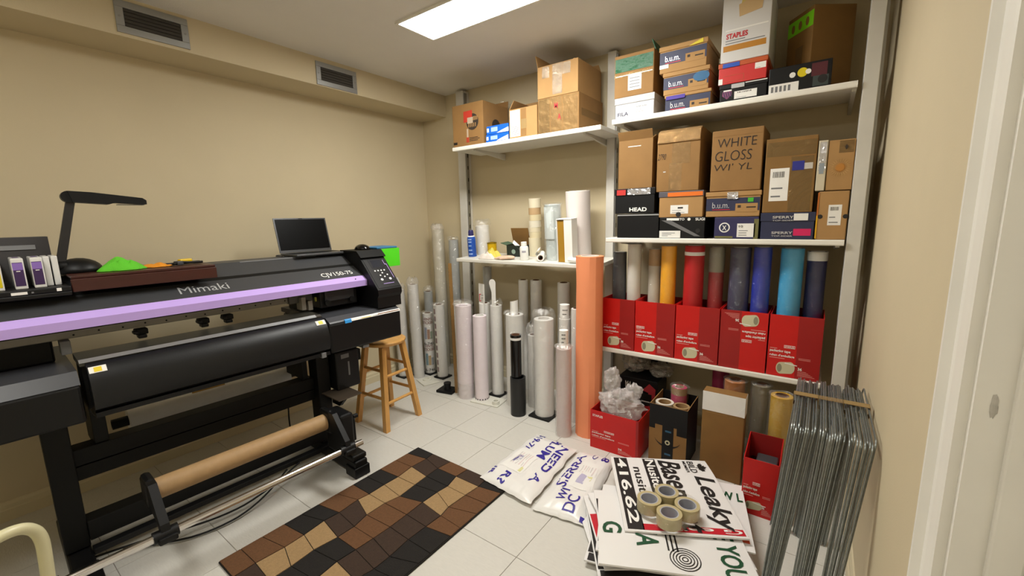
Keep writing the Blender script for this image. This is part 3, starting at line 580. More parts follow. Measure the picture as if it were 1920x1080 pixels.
mb = MB(); mb.prism([(.06, .375), (.1, .43), (.1, .372)], -.0395, -.0382); mb.build('peeled_corner', M_PAPER, c.t); c.dec('print_line', M_CARD, .1, .6, .755, .765)
c = Carton('graphics_box', 'black carton with red arrow print standing behind the bubble bags', 1.226, 1.48, 1.0, 1.2, .0005, .352, M_BKBOX, group='cartons on the floor')
c.txt('MA', M_WHITE, .17, .34, .8, .92, bold=.01)
for k in range(6): c.dec('print_line', M_GREY, .2, .32 - .02 * (k % 3), .4 + .055 * k, .42 + .055 * k)
mb = MB(); mb.prism([(.03, .28), (.075, .33), (.115, .3), (.11, .18), (.07, .16), (.07, .27)], -.1008, -.1); mb.build('red_arrow', mat('arrow_red', '#b4303a', .5), c.t)
c.dec('dark_square', M_INK, .56, .86, .52, .74, lift=.0014); c.dec('print_line', M_PAPER, .6, .82, .58, .6, lift=.002)
c.flap('b', .14, 10, M_BKBOX)

# ================================================================== ROLLS
def wrap_mesh(r, h, seed, tuft=.05, z0=.004, loose=1.06, seg=22, wob=.09):
    """loose crinkled plastic sleeve around a roll, gathered over the top"""
    rnd = random.Random(seed); n = max(8, int(h / .026)); vs = []; fs = []
    rings = [(loose + (loose - 1.) * .8 * rnd.random(), z0 + (h - z0) * k / n) for k in range(n + 1)]
    rings += [(1.12, h + tuft * .35), (.85, h + tuft * .8), (.55, h + tuft)] if tuft > 0 else []
    for i, (k, z) in enumerate(rings):
        for j in range(seg):
            a = 2 * math.pi * j / seg
            q = noise.noise(Vector((math.cos(a) * 1.6, math.sin(a) * 1.6, z * 9 + seed * 3.1))) + .7 * noise.noise(Vector((math.cos(a) * 4.1, math.sin(a) * 4.1, z * 24 + seed)))
            top = i > n
            rr = r * (k + wob * (q + .5) * (2.2 if top else 1.)) ; rr = max(rr, r * 1.012) if not top else rr
            zz = z + (tuft * .5 * noise.noise(Vector((math.cos(a) * 2.5, math.sin(a) * 2.5, seed + i))) if top else 0)
            vs.append((rr * math.cos(a), rr * math.sin(a), zz))
    for i in range(len(rings) - 1):
        for j in range(seg):
            j2 = (j + 1) % seg; fs.append((i * seg + j, i * seg + j2, (i + 1) * seg + j2, (i + 1) * seg + j))
    return MB().add(vs, fs)
def roll(name, label, x, y, r, h, m, z=0., core=M_CORE, rc=None, wrap=None, tuft=.05, tilt=(0, 0), group=None, foot=None, seed=1, cat='roll', seg=26, wob=0., loose=1.06):
    t = thing(name, label, cat, (x, y, z), 0, group, (R(tilt[0]), R(tilt[1]), 0))
    rc = rc if rc else r * .62; fz = .014 if foot else .0
    MB().lathe([(rc, fz), (r, fz), (r, h - .002), (r - .002, h), (rc, h)], seg=seg).build('material', m, t, 40)
    if core: MB().lathe([(rc - .004, fz), (rc - .0002, fz), (rc - .0002, h + .002), (rc - .004, h + .002)], seg=seg).build('core', core, t, 40)
    if wrap: wrap_mesh(r, h, seed, tuft, fz + .002, wob=.12 if not wob else wob, loose=loose).build('plastic_wrap', wrap, t, 60)
    if foot == 'black':
        MB().box(-r * 1.25, r * 1.25, -r * 1.25, r * 1.25, 0, .013, .003).build('end_plate', M_BLACK, t)
        MB().lathe([(0, .013), (rc * .9, .013), (rc * .86, .05), (0, .05)], seg=16, close=False).build('end_plug', M_BLACK, t)
    return t
G_F = 'media rolls standing along the back wall'
roll('vinyl_roll', 'white wrapped roll nearest the printer with a paper tag, on a black end plate', -.732, .80, .047, .80, M_VWHITE, wrap=M_FILMW, foot='black', group=G_F, seed=2, tilt=(0, -1.0))
t = roll('vinyl_roll', 'white wrapped roll with a ragged dark stripe down its side', -.606, .862, .044, .845, M_VWHITE, wrap=M_FILMW, tuft=.06, group=G_F, seed=3, tilt=(0, -1.5))
for k in range(11):
    rr = .0475; a0 = R(215); mb = MB(); z = .06 + k * .066
    mb.prism([(rr * math.cos(a0), rr * math.sin(a0)), (rr * math.cos(a0 + .45), rr * math.sin(a0 + .45)), ((rr + .002) * math.cos(a0 + .45), (rr + .002) * math.sin(a0 + .45)), ((rr + .002) * math.cos(a0), (rr + .002) * math.sin(a0))], z, z + .06, 'z')
    mb.build('dark_scallop', mat('print_dark', '#4a4548', .5), t)
t = thing('paper_tag', 'white paper tag sticking up beside the control panel', 'tag', (-.742, .735, .812), R(30))
MB().sheet(lambda a, b: (-.02 + .04 * a, .01 * math.sin(b * 2), .0 + .11 * b), 2, 4).build('slip', M_PAPER, t)
t.location = (-.72, .80, .80); t.rotation_euler = (R(6), R(-18), R(30))
roll('film_roll', 'clear silvery film roll behind the printed sticker roll', -.70, 1.105, .040, .74, M_VGREY, wrap=M_FILM, group=G_F, seed=5)
t = roll('printed_roll', 'short roll printed with bold sticker advertising in plastic wrap', -.592, .985, .046, .57, M_VWHITE, wrap=M_FILM, foot='black', group=G_F, seed=6, tuft=.02)
def wrap_text(st, m, t, r, ang, span, z0, z1, bold=.02, name='lettering'):
    vs, fs = text_pts(st, bold, 0., 1.); P = []
    for a, b in vs:
        th = ang - span / 2 + span * a; P.append((r * math.cos(th), r * math.sin(th), z0 + (z1 - z0) * b))
    me = bpy.data.meshes.new(name); me.from_pydata(P, [], fs); me.update(); return link(name, me, m, t)
AF = math.atan2(-2.5, 2.85)   # direction from the roll towards the door
M_BRICK = mat('print_brick', '#7b2f28', .6)
for z in (.475, .225):
    wrap_text('VINYL', M_BRICK, t, .0475, AF, 1.9, z + .032, z + .058); wrap_text('STICKERS', M_BRICK, t, .0475, AF, 2.3, z, z + .026)
for z in (.30, .05): wrap_text('6-746', M_INK, t, .0475, AF, 2.1, z - .02, z + .006)
def arc_patch(t, r, a0, a1, z0, z1, m, name, n=6):
    P = [(r * math.cos(a0 + (a1 - a0) * k / n), r * math.sin(a0 + (a1 - a0) * k / n)) for k in range(n + 1)]
    Q = [((r + .0008) * math.cos(a0 + (a1 - a0) * k / n), (r + .0008) * math.sin(a0 + (a1 - a0) * k / n)) for k in range(n + 1)]
    return MB().prism(P + Q[::-1], z0, z1, 'z').build(name, m, t)
for z, cols in ((.335, ('#8c94a8', '#a4765a', '#8fa08a')), (.09, ('#6f97a4', '#b49150', '#9aa3ad'))):
    for k, cc in enumerate(cols): arc_patch(t, .0465, AF - .8 + .55 * k, AF - .3 + .55 * k, z, z + .11 - .02 * k, mat('photo_' + cc[1:], cc, .5), 'printed_photo')
t = roll('printed_roll', 'white roll with mauve printed column, right of the sticker roll', -.42, .975, .047, .665, M_VWHITE, wrap=M_FILM, foot='black', group=G_F, seed=7, tuft=.02, tilt=(0, -1.2))
for k in range(9): arc_patch(t, .0475, AF - 1.2, AF - .75, .06 + k * .066, .06 + k * .066 + .045, mat('print_mauve', '#7a5a63', .6), 'printed_block')
roll('tall_roll', 'tallest cream roll standing in the back left corner', -.612, 1.195, .050, 1.315, M_VCREAM, wrap=M_FILMW, group=G_F, seed=8, tuft=.05, tilt=(0, -.6))
roll('tall_roll', 'tall blue-grey roll in clear film left of the shelf post', -.415, 1.19, .042, 1.22, M_VGREY, wrap=M_FILM, group=G_F, seed=9, tuft=.03, tilt=(0, -.6))
roll('vinyl_roll', 'slim milky roll half hidden behind the wooden ruler', -.20, .96, .036, .71, M_VWHITE, wrap=M_FILMW, group=G_F, seed=10, tuft=.02)
t = thing('wooden_ruler', 'long wooden yardstick leaning among the rolls', 'ruler', (-.062, .775, .0), 0, None, (R(-3), R(-2.), R(20)))
B('stick', mat('ruler_wood', '#8f6c3c', .5, noise_amt=.1), t, -.014, .014, -.003, .003, .0015, 1.06, .001)
for k in range(34): B('tick', M_INK, t, -.0142 if k % 2 else -.0142, -.004 if k % 4 == 0 else -.009, -.0036, -.003, .03 + k * .03, .0315 + k * .03)
t = roll('vinyl_roll', 'thick lilac roll in loose plastic beside the ruler', .047, .775, .062, .745, M_VPINK, core=None, rc=.035, wrap=M_FILM, tuft=.04, group=G_F, seed=11, foot=None)
MB().lathe([(.0, -.0), (.0625, 0), (.0635, .12), (.0625, .122)], seg=26, close=False).build('end_cap', M_FILMW, t, 40)
t = roll('vinyl_roll', 'lilac-white unwrapped roll on a toothed clear base, in front of the tagged roll', .188, .80, .053, .665, M_VPINK, core=M_PAPER, rc=.036, group=G_F, seed=12, foot=None, z=.0105)
for k in range(16):
    a = 2 * math.pi * k / 16; MB().prism([(.0535 * math.cos(a - .08), .0535 * math.sin(a - .08)), (.0535 * math.cos(a + .08), .0535 * math.sin(a + .08)), (.0545 * math.cos(a + .08), .0545 * math.sin(a + .08)), (.0545 * math.cos(a - .08), .0545 * math.sin(a - .08))], .002, .012, 'z').build('tooth', M_DGREY, t)
t = roll('vinyl_roll', 'white roll with a tall paper slip marked in red standing in its core', .085, .985, .044, .73, M_VWHITE, wrap=None, group=G_F, seed=13)
MB().sheet(lambda a, b: (-.04 + .08 * a, .012 * math.cos(a * 3) - .03, .62 + .27 * b), 6, 3).build('paper_slip', M_PAPER, t)
B('red_mark', M_PRTRED, t, -.012, -.007, -.046, -.044, .75, .81); B('red_mark', M_PRTRED, t, -.007, .006, -.046, -.044, .804, .81); B('red_mark', M_PRTRED, t, -.007, .006, -.046, -.044, .75, .756); B('pencil_line', M_GREY, t, .008, .03, -.046, -.044, .8, .803); B('pencil_line', M_GREY, t, .008, .026, -.046, -.044, .778, .781)
roll('film_roll', 'grey film roll standing close behind the left shelf post', -.02, 1.16, .036, 1.0, M_VGREY, wrap=M_FILM, group=G_F, seed=33)
t = roll('vinyl_roll', 'slim white roll with a round-ended paper tag standing up', .235, .945, .046, .735, M_VWHITE, wrap=M_FILM, group=G_F, seed=14, foot='black', tuft=.05)
mb = MB(); P = [(-.012, 0), (.028, 0), (.028, .2)] + [(-.002 + .032 * math.cos(R(a)), .22 + .032 * math.sin(R(a))) for a in range(10, 200, 20)] + [(-.012, .15)]
mb.prism([(x, z + .69) for x, z in P], -.035, -.034); mb.build('paper_tag', M_PAPER, t)
t = roll('vinyl_roll', 'thick white roll with a curled paper slip, behind the black tube', .455, .885, .066, .70, M_VWHITE, wrap=M_FILM, group=G_F, seed=15, tuft=.03)
MB().sheet(lambda a, b: (.03 * math.sin(a * 3.6 - 1.8), -.03 * math.cos(a * 3.6 - 1.8), .66 + .13 * b + .02 * a), 8, 2).build('paper_slip', M_PAPER, t)
roll('paper_roll', 'white roll with dark open core against the back wall, left of a pair', .335, 1.18, .039, .91, M_VWHITE, group=G_F, seed=16)
roll('paper_roll', 'white roll with dark open core against the back wall, right of a pair', .455, 1.185, .044, .915, M_VWHITE, wrap=M_FILM, tuft=0, group=G_F, seed=17)
t = thing('black_tube', 'glossy black vinyl roll standing in a wider black tube stand', 'roll', (.57, .752, 0), 0)
M_GLOSSK = mat('gloss_black', '#0b0b0c', .16)
MB().lathe([(.044, .0), (.0555, .0), (.0555, .281), (.044, .281)], seg=32).build('stand_tube', mat('stand_black', '#161718', .4), t, 40)
MB().lathe([(.030, .004), (.039, .004), (.039, .59), (.030, .59)], (-.012, .0, 0), seg=32).build('vinyl', M_GLOSSK, t, 40)
MB().lathe([(.025, .3), (.0298, .3), (.0298, .592), (.025, .592)], (-.012, .0, 0), seg=32).build('core', M_CORE, t, 40)
MB().lathe([(.0392, .555), (.0396, .555), (.0396, .572), (.0392, .572)], (-.012, .0, 0), seg=32).build('white_band', M_PAPER, t, 40)
roll('film_roll', 'short clear-wrapped roll just right of the black tube', .592, .925, .040, .555, M_VWHITE, wrap=M_FILMW, tuft=.09, group=G_F, seed=18)
roll('bubble_roll', 'widest white roll in shiny crinkled plastic on a black plate', .737, .84, .068, .71, M_VWHITE, core=M_PAPER, wrap=M_FILM, tuft=.07, group=G_F, seed=19, foot='black', wob=.14)
roll('paper_roll', 'white roll with dark core by the back wall behind the coral roll', .71, 1.17, .046, .915, M_VWHITE, group=G_F, seed=20)
t = roll('vinyl_roll', 'slim roll with handwritten white end, behind the crinkled white roll', .868, .90, .038, .715, M_VWHITE, wrap=M_FILM, group=G_F, seed=21, tuft=.03)
MB().lathe([(.0, .70), (.033, .70), (.033, .812), (.0, .812)], seg=20, close=False).build('paper_end', M_PAPER, t, 40)
for k in range(7): arc_patch(t, .0332, -1.5 + .28 * (k % 4), -1.32 + .28 * (k % 4), .775 - .028 * (k // 4), .781 - .028 * (k // 4), M_INK, 'marker_stroke', 2)
t = roll('vinyl_roll', 'pink-tinted roll with shoulder of plastic and handwritten neck, left of coral roll', .985, .675, .046, .585, mat('vinyl_blush', '#d8c4c0', .45), wrap=M_FILMW, group=G_F, seed=22, tuft=.03)
MB().lathe([(.0, .56), (.028, .56), (.028, .70), (.0, .70)], seg=20, close=False).build('paper_end', M_PAPER, t, 40)
for k in range(8): arc_patch(t, .0283, -1.5 + .3 * (k % 3), -1.3 + .3 * (k % 3), .672 - .024 * (k // 3), .679 - .024 * (k // 3), M_INK, 'marker_stroke', 2)
roll('vinyl_roll', 'narrow white roll glimpsed between the handwritten and coral rolls', .966, .875, .030, .80, M_VWHITE, wrap=M_FILM, group=G_F, seed=23, tuft=0)
t = thing('coral_roll', 'tall coral-orange paper-wrapped roll in front of the shelf post', 'roll', (1.108, .785, 0), R(12), None)
M_CORAL = mat('paper_coral', '#f69a6c', .6, noise_amt=.05, nscale=6, bump=.1, bscale=8)
MB().lathe([(.055, .0), (.086, .0), (.084, .25), (.086, .6), (.083, 1.0), (.086, 1.16), (.055, 1.16)], seg=14, wob=.012, seed=4).build('paper_wrap', M_CORAL, t, 25)
MB().lathe([(.05, .0), (.0545, .0), (.0545, 1.162), (.05, 1.162)], seg=24).build('core', M_PAPER, t, 40)
B('dark_corner', M_CARD3, t, .06, .062, -.068, -.06, 0, .18)
# loose stands
t = thing('roll_stand', 'black square roll end plate with round knob lying on the floor', 'roll stand', (-.155, .765, 0), R(12))
B('plate', M_BLACK, t, -.075, .075, -.06, .06, 0, .022, .006); MB().lathe([(0, .022), (.03, .022), (.026, .04), (.03, .062), (.03, .075), (0, .075)], seg=20, close=False).build('knob', M_BLACK, t, 40)
for k, (x, y, rz, lb) in enumerate([(.27, .80, 8, 'clear plastic end plate on the floor under the lilac roll'), (-.47, .83, -20, 'clear plastic end plate on the floor behind the stool')]):
    t = thing('roll_stand', lb, 'roll stand', (x, y, 0), R(rz), 'clear roll end plates')
    m_ = mat('milky_plastic', '#dbd9cd', .3)
    B('plate', m_, t, -.14 if k == 0 else -.07, .105, -.075, .075, 0, .01, .004)
    if k == 0: MB().lathe([(.018, .01), (.03, .01), (.028, .035), (.018, .035)], (.07, -.035, 0), seg=20).build('knob', m_, t, 40)
    else: MB().lathe([(.02, .01), (.04, .01), (.036, .02), (.02, .02)], (.0, 0, 0), seg=20).build('ring', m_, t, 40)

# rolls in the red boxes
M_FILMT = film('thin_film', '#ffffff', .06, .1, .9, 26, .08)
def crolls():
    G = 'coloured vinyl rolls in the red boxes'; z = ZR + .004
    L_ = [('charcoal black vinyl roll in a clear bag', 1.215, 1.0, .042, '#2c2e33', True, .60), ('plain white vinyl roll without bag', 1.31, 1.0, .042, '#cfcbc2', False, .652), ('clear-bagged white roll left of the yellow one', 1.43, 1.03, .038, '#bcb6a8', True, .62), ('bright yellow vinyl roll in the second red box', 1.524, .985, .043, '#eda81a', True, .645),
          ('bright red vinyl roll with a white band in the third box', 1.667, .985, .053, '#b32224', False, .65), ('red vinyl roll with grey top half in the third box', 1.777, 1.03, .040, '#9a2a2c', True, .64), ('dark slate blue vinyl roll in a clear bag', 1.900, 1.0, .051, '#3c3f56', True, .642), ('royal blue vinyl roll in a clear bag', 2.005, .985, .042, '#1c2f9c', True, .648),
          ('light sky blue vinyl roll in a clear bag', 2.135, .99, .050, '#3b9ccb', True, .645), ('deep navy vinyl roll with white core end', 2.238, 1.03, .042, '#1d2052', True, .628)]
    for k, (lb, x, y, r, cc, wr, h) in enumerate(L_):
        t = roll('colour_roll', lb, x, y, r, h, mat('vinyl_' + cc[1:], cc, .4, noise_amt=.04), z, core=M_PAPER, rc=r * .7, wrap=M_FILMT if wr else None, tuft=.015, group=G, seed=40 + k, wob=.045, loose=1.03)
        if k == 4: MB().lathe([(r + .0004, h - .055), (r + .0010, h - .055), (r + .0010, h - .035), (r + .0004, h - .035)], seg=26).build('white_band', M_PAPER, t, 40)
        if k == 5: MB().lathe([(r + .0004, h - .14), (r + .0012, h - .14), (r + .0012, h), (r + .0004, h)], seg=26).build('grey_sleeve', mat('sleeve_grey', '#8f8b7c', .5), t, 40)
        if k == 9: MB().lathe([(r + .0004, h - .045), (r + .0012, h - .045), (r + .0012, h), (r + .0004, h)], seg=26).build('white_band', M_PAPER, t, 40)
        if k == 2: MB().lathe([(r + .0004, h - .1), (r + .0012, h - .1), (r + .0012, h), (r + .0004, h)], seg=26).build('kraft_sleeve', M_KRAFT, t, 40)
crolls()
# rolls low at the right, behind the floor boxes
G_B = 'rolls standing behind the floor boxes'
roll('vinyl_roll', 'orange roll in clear film standing behind the flat brown carton', 1.925, .90, .050, .50, mat('vinyl_orange', '#b87338', .5), wrap=M_FILM, group=G_B, seed=61, tuft=.01)
roll('vinyl_roll', 'yellow vinyl roll standing behind the tall red floor box', 2.15, .80, .048, .50, mat('vinyl_yellow', '#c99f10', .4), wrap=M_FILM, group=G_B, seed=62, tuft=.01)
roll('vinyl_roll', 'dim grey-brown bagged roll left of the yellow one on the floor', 2.052, .905, .043, .50, mat('vinyl_taupe', '#6e6650', .5), wrap=M_FILM, group=G_B, seed=63, tuft=.01)
roll('vinyl_roll', 'magenta roll barely showing behind the orange roll', 1.83, 1.05, .045, .505, mat('vinyl_magenta', '#8c2348', .5), group=G_B, seed=64)
# tape rolls in the kraft box
def tape_roll(label, x, y, z, r=.05, h=.05, m=None, rc=.036, rot=None, group='tape rolls', core=M_KRAFT):
    t = thing('tape_roll', label, 'tape roll', (x, y, z), 0, group, rot)
    MB().lathe([(rc, 0), (r, 0), (r, h), (rc, h)], seg=28).build('tape', m or mat('tape_clear_roll', '#c9c1a6', .25), t, 40)
    MB().lathe([(rc - .004, 0), (rc - .0002, 0), (rc - .0002, h), (rc - .004, h)], seg=28).build('core', core, t, 40); return t
B_ = thing('stack_block', 'crumpled kraft paper filling the shipping box', 'packing paper', (1.632, .82, .005)); MB().box(-.09, .09, -.105, .105, 0, .27, .02).build('paper_fill', M_CARDIN, B_)
tape_roll('roll of clear tape lying at the left in the kraft shipping box', 1.589, .78, .2755, .05, .06, mat('tape_pale_roll', '#d8d2c6', .3))
tape_roll('roll of tan tape lying at the right in the kraft shipping box', 1.68, .785, .2755, .045, .055, mat('tape_tan_roll', '#a58a62', .3))
t = roll('pink_tape', 'magenta roll standing upright in the kraft shipping box', 1.64, .885, .043, .125, mat('vinyl_pink', '#c0205e', .4), .2755, core=M_KRAFT, wrap=M_FILM, tuft=.02, seed=70, cat='roll')
MB().lathe([(.0432, .085), (.0438, .085), (.0438, .126), (.0432, .126)], seg=26).build('kraft_band', M_KRAFT, t, 40)
# crumpled plastic bags
def bag(label, x, y, z, sx, sy, sz, seed, m=M_BAG):
    t = thing('plastic_bag', label, 'plastic bag', (x, y, z), 0, 'crumpled clear plastic bags')
    def fn(q): 
        p = q * 1.9 + Vector((seed, seed * .7, 0)); return 1 + .34 * noise.noise(p) + .22 * noise.noise(p * 2.7) + .12 * noise.noise(p * 6)
    mb = MB().ball((0, 0, sz), sx, sy, sz, 40, 24, fn); mn = min(v[2] for v in mb.v); mb.v = [(v[0], v[1], v[2] - mn + .001) for v in mb.v]
    mb.build('crumpled_film', m, t, 35); return t
bag('large crumpled clear bag filling the red floor box', 1.34, .745, .17, .125, .088, .09, 3)
bag('twisted clear plastic end rising from the bag in the red box', 1.27, .78, .30, .05, .05, .085, 9)
bag('small clear plastic fold beside the black carton', 1.40, .80, .29, .045, .04, .05, 15)
bag('crumpled grey bag resting on the black carton', 1.31, 1.09, .356, .085, .08, .07, 21, film('bag_film_grey', '#cfc9c0', .42, .18, .8, 26))
bag('smaller crumpled bag behind the magenta roll', 1.47, 1.1, .356, .075, .07, .045, 27, film('bag_film_grey', '#cfc9c0'))

# ================================================================== THINGS ON THE WAIST-HIGH SHELF
def on(y): return zm(y) + .0012
t = thing('aerosol_can', 'blue aerosol can with dark blue cap at the left end of the shelf', 'aerosol can', (-.03, .995, on(.995)))
M_CAN = mat('can_blue', '#1a4da8', .3)
MB().lathe([(0, 0), (.032, 0), (.034, .004), (.034, .145), (.03, .16), (.024, .166), (0, .166)], seg=28, close=False).build('body', M_CAN, t, 35)
MB().lathe([(.0, .166), (.022, .166), (.021, .2), (.016, .212), (0, .214)], seg=24, close=False).build('cap', mat('can_cap', '#23235e', .35), t, 35)
MB().lathe([(.0, .1655), (.0305, .1605), (.0225, .1675), (0, .168)], seg=24, close=False).build('collar', M_PAPER, t, 35)
for z, w in ((.135, .9), (.115, .8), (.085, .7), (.05, .9), (.02, 1.0)): arc_patch(t, .0345, -1.3 - w / 2, -1.3 + w / 2, z, z + .008, mat('can_print', '#9fb8e4', .4), 'printed_band')
roll('vinyl_roll', 'stubby white roll in a clear bag behind the aerosol can', -.022, 1.13, .055, .235, M_VWHITE, on(1.08), core=M_PAPER, wrap=M_FILM, tuft=.05, seed=81)
t = thing('paint_tin', 'small yellow tin behind the yellow rag', 'tin', (.105, 1.085, on(1.085)))
MB().lathe([(0, 0), (.038, 0), (.038, .1), (.036, .1), (.036, .09), (0, .09)], seg=28, close=False).build('can', mat('tin_yellow', '#d2a90f', .35), t, 35); MB().lathe([(.036, .097), (.04, .097), (.04, .103), (.036, .103)], seg=28).build('rim', mat('tin_rim', '#8d7a1c', .3, .6), t, 35)
def rag(label, x, y, rx, ry, h, m, seed, rz=0., cat='cloth', name='rag', base=None, zf=None):
    t = thing(name, label, cat, (x, y, (base if base is not None else on(y - ry))), rz)
    def f(a, b):
        u, v = a * 2 - 1, b * 2 - 1; rr = math.sqrt(u * u + v * v); th = math.atan2(v, u); ed = 1 + .3 * noise.noise(Vector((math.cos(th) * 1.5, math.sin(th) * 1.5, seed)))
        k = max(abs(u), abs(v)); s_ = k / rr * ed if rr > 1e-6 else ed
        z = h * max(0., 1 - k ** 2) * (1 + .8 * noise.noise(Vector((u * 2.3, v * 2.3, seed + 5)))) + .004 + .003 * noise.noise(Vector((u * 5, v * 5, seed)))
        return (u * s_ * rx, v * s_ * ry, max(z, .004))
    MB().sheet(f, 20, 20, .003).build('cloth', m, t, 60); return t
rag('crumpled yellow rag in front of the yellow tin', .175, .998, .07, .05, .055, mat('cloth_yellow', '#d5c65a', .85), 2)
rag('white work gloves heaped at the shelf edge', .18, .914, .085, .032, .04, mat('cloth_white', '#dcd2c8', .85), 8, name='glove_heap')
t = thing('work_glove', 'pinkish canvas glove lying flat on the shelf', 'glove', (.375, .935, on(.935)), R(8))
M_GLV = mat('glove_pink', '#d3b49c', .85)
MB().ball((0, 0, .016), .055, .03, .014, 18, 10).build('palm', M_GLV, t, 60)
for k in range(4): MB().tube([(-.03, -.02 + .014 * k, .014), (-.075, -.024 + .016 * k, .013), (-.1, -.026 + .017 * k, .009)], [.009, .009, .006], 8).build('finger', M_GLV, t, 60)
MB().tube([(.0, -.02, .014), (-.03, -.036, .012), (-.05, -.042, .009)], [.009, .009, .006], 8).build('thumb', M_GLV, t, 60)
c = Carton('blade_box', 'dark green open box with a brown lid propped up on the shelf', .27, .43, 1.06, 1.16, on(1.10), 1.195, mat('box_green_black', '#1c2620', .5), cat='box', open_=True, inside=M_CARDIN); c.flap('b', .13, -12, M_CARD3); c.flap('l', .06, 75, mat('box_green', '#3d5a45', .5))
c._disc('round_mark', mat('mark_pale', '#8fa396', .5), .4, .45, .018, .001); MB().sheet(lambda a, b: (-.02 + .07 * a, -.05 + .02 * b, .05 + .055 * (1 - a) + .02 * b), 4, 2, .002).build('paper_insert', M_PAPER, c.t); 
c = MB().box(.40, .425, 1.165, 1.2, on(1.12) + .002, on(1.12) + .17, .002).build('leaning_card', M_PAPER); tag(c, 'white card standing between the green box and the tape stack', 'card')
zz = on(1.10)
cols = [('pale cream', '#ddd2b4', .14), ('cream', '#d8caa6', .045), ('ivory', '#d9cdb0', .035), ('off-white', '#ded6c2', .05), ('light cream', '#d7c8a2', .045), ('tan', '#bf9f76', .05), ('ivory top', '#ddd3b9', .07)]
for k, (nm, cc, h) in enumerate(cols):
    lb = {0: 'tall pale cream tape roll at the bottom of the stack', 1: 'cream tape roll second from the bottom of the stack', 2: 'thin ivory tape roll third from the bottom of the stack', 3: 'off-white tape roll in the middle of the stack', 4: 'light cream tape roll just under the tan one', 5: 'tan masking tape roll second from the top of the stack', 6: 'ivory tape roll on top of the stack'}[k]
    dx = .003 * math.sin(k * 2.1); tape_roll(lb, .482 + dx, 1.14, zz, .046, h - .001, mat('masking_' + cc[1:], cc, .6), group='masking tape rolls in the stack'); zz += h
t = thing('plastic_bottle', 'small white plastic bottle with screw cap at the shelf front', 'bottle', (.507, .955, on(.93)))
MB().lathe([(0, 0), (.030, 0), (.032, .004), (.032, .085), (.028, .097), (.018, .102), (.018, .104), (0, .104)], seg=26, close=False).build('body', M_WHITE, t, 35); MB().lathe([(0, .104), (.021, .104), (.021, .13), (0, .13)], seg=26, close=False).build('cap', M_WHITE, t, 35)
arc_patch(t, .0323, -1.5, -.6, .055, .07, mat('label_grey', '#a9a5ae', .5), 'printed_label')
t = roll('wrapped_roll', 'bluish white roll in a loose clear bag, left of the biggest roll', .718, 1.025, .055, .385, mat('vinyl_ice', '#c3cccb', .4), on(.975), core=M_PAPER, wrap=M_FILM, tuft=.01, seed=83, wob=.16)
MB().sheet(lambda a, b: (.055 * math.sin(-.9 + 1.5 * a) * 1.12, -.055 * math.cos(-.9 + 1.5 * a) * 1.12, .15 + .22 * b + .0), 8, 2).build('paper_sheet', mat('sheet_white', '#d6dedd', .5), t, 60)
t = thing('small_roll', 'small white paper roll lying end-on beside the wrapped roll', 'roll', (.648, .955, on(.9) + .001), R(28))
MB().lathe([(.018, -.05), (.026, -.05), (.026, .12), (.018, .12)], (0, 0, .0265), 22, True, 'y').build('paper', M_WHITE, t, 40); MB().lathe([(.014, -.048), (.0178, -.048), (.0178, .118), (.014, .118)], (0, 0, .0265), 20, True, 'y').build('core', M_CORE, t, 40)
MB().sheet(lambda a, b: (-.005 - .03 * math.sin(a * 3), -.05 + .16 * b, .0275 + .03 - .03 * math.cos(a * 2.6) * .9), 8, 2).build('loose_end', M_WHITE, t, 60)
t = thing('roll_sleeve', 'square-cut white carton sleeve with ochre side leaning on the big roll', 'carton', (.857, .963, on(.93)), R(0))
B('white_side', M_WHITE, t, .0, .06, -.04, .04, 0, .285, .002); B('ochre_side', mat('ochre', '#a67c1e', .6), t, -.05, -.0005, -.035, .035, 0, .28, .002); B('top_edge', M_WHITE, t, -.055, .06, -.042, .042, .2855, .292, .001); B('white_edge', M_WHITE, t, -.056, -.0505, -.04, .04, 0, .285)
roll('paper_roll', 'biggest white paper roll on the waist-high shelf', .872, 1.11, .083, .465, mat('paper_roll_white', '#e3dad6', .6), on(1.07), core=M_PAPER, rc=.06, seed=84)
t = thing('small_roll', 'tiny white roll lying at the right end of the shelf', 'roll', (.985, .902, on(.9) + .001), R(86))
MB().lathe([(.009, -.1), (.017, -.1), (.017, .09), (.009, .09)], (0, 0, .0175), 20, True, 'y').build('paper', M_WHITE, t, 40); MB().lathe([(.006, -.099), (.0088, -.099), (.0088, .089), (.006, .089)], (0, 0, .0175), 16, True, 'y').build('core', M_TAPEB, t, 40)
_sh = [o for o in bpy.data.objects if o.parent is None and o.get('category') and .86 < o.location.y < 1.22 and -.12 < o.location.x < 1.13 and 1.085 < o.location.z < 1.7 and 'shelf' not in o.name and not o.name.startswith('leaning')]
for o in _sh:
    h_ = o.location.z - zm(o.location.y)
    if h_ < .02: o.location.z = zm(o.location.y) + .0006
    o.rotation_euler.x += math.atan(TILT)
# clear film scrap on the left carton
t = thing('film_scrap', 'scrap of clear film standing up behind the emblem carton', 'plastic film', (.19, 1.215, Z1), R(10)); MB().sheet(lambda a, b: (-.06 + .12 * a, .015 * math.sin(a * 5), .0 + .37 * b - .05 * a * b), 6, 6).build('film', M_FILM, t, 60)

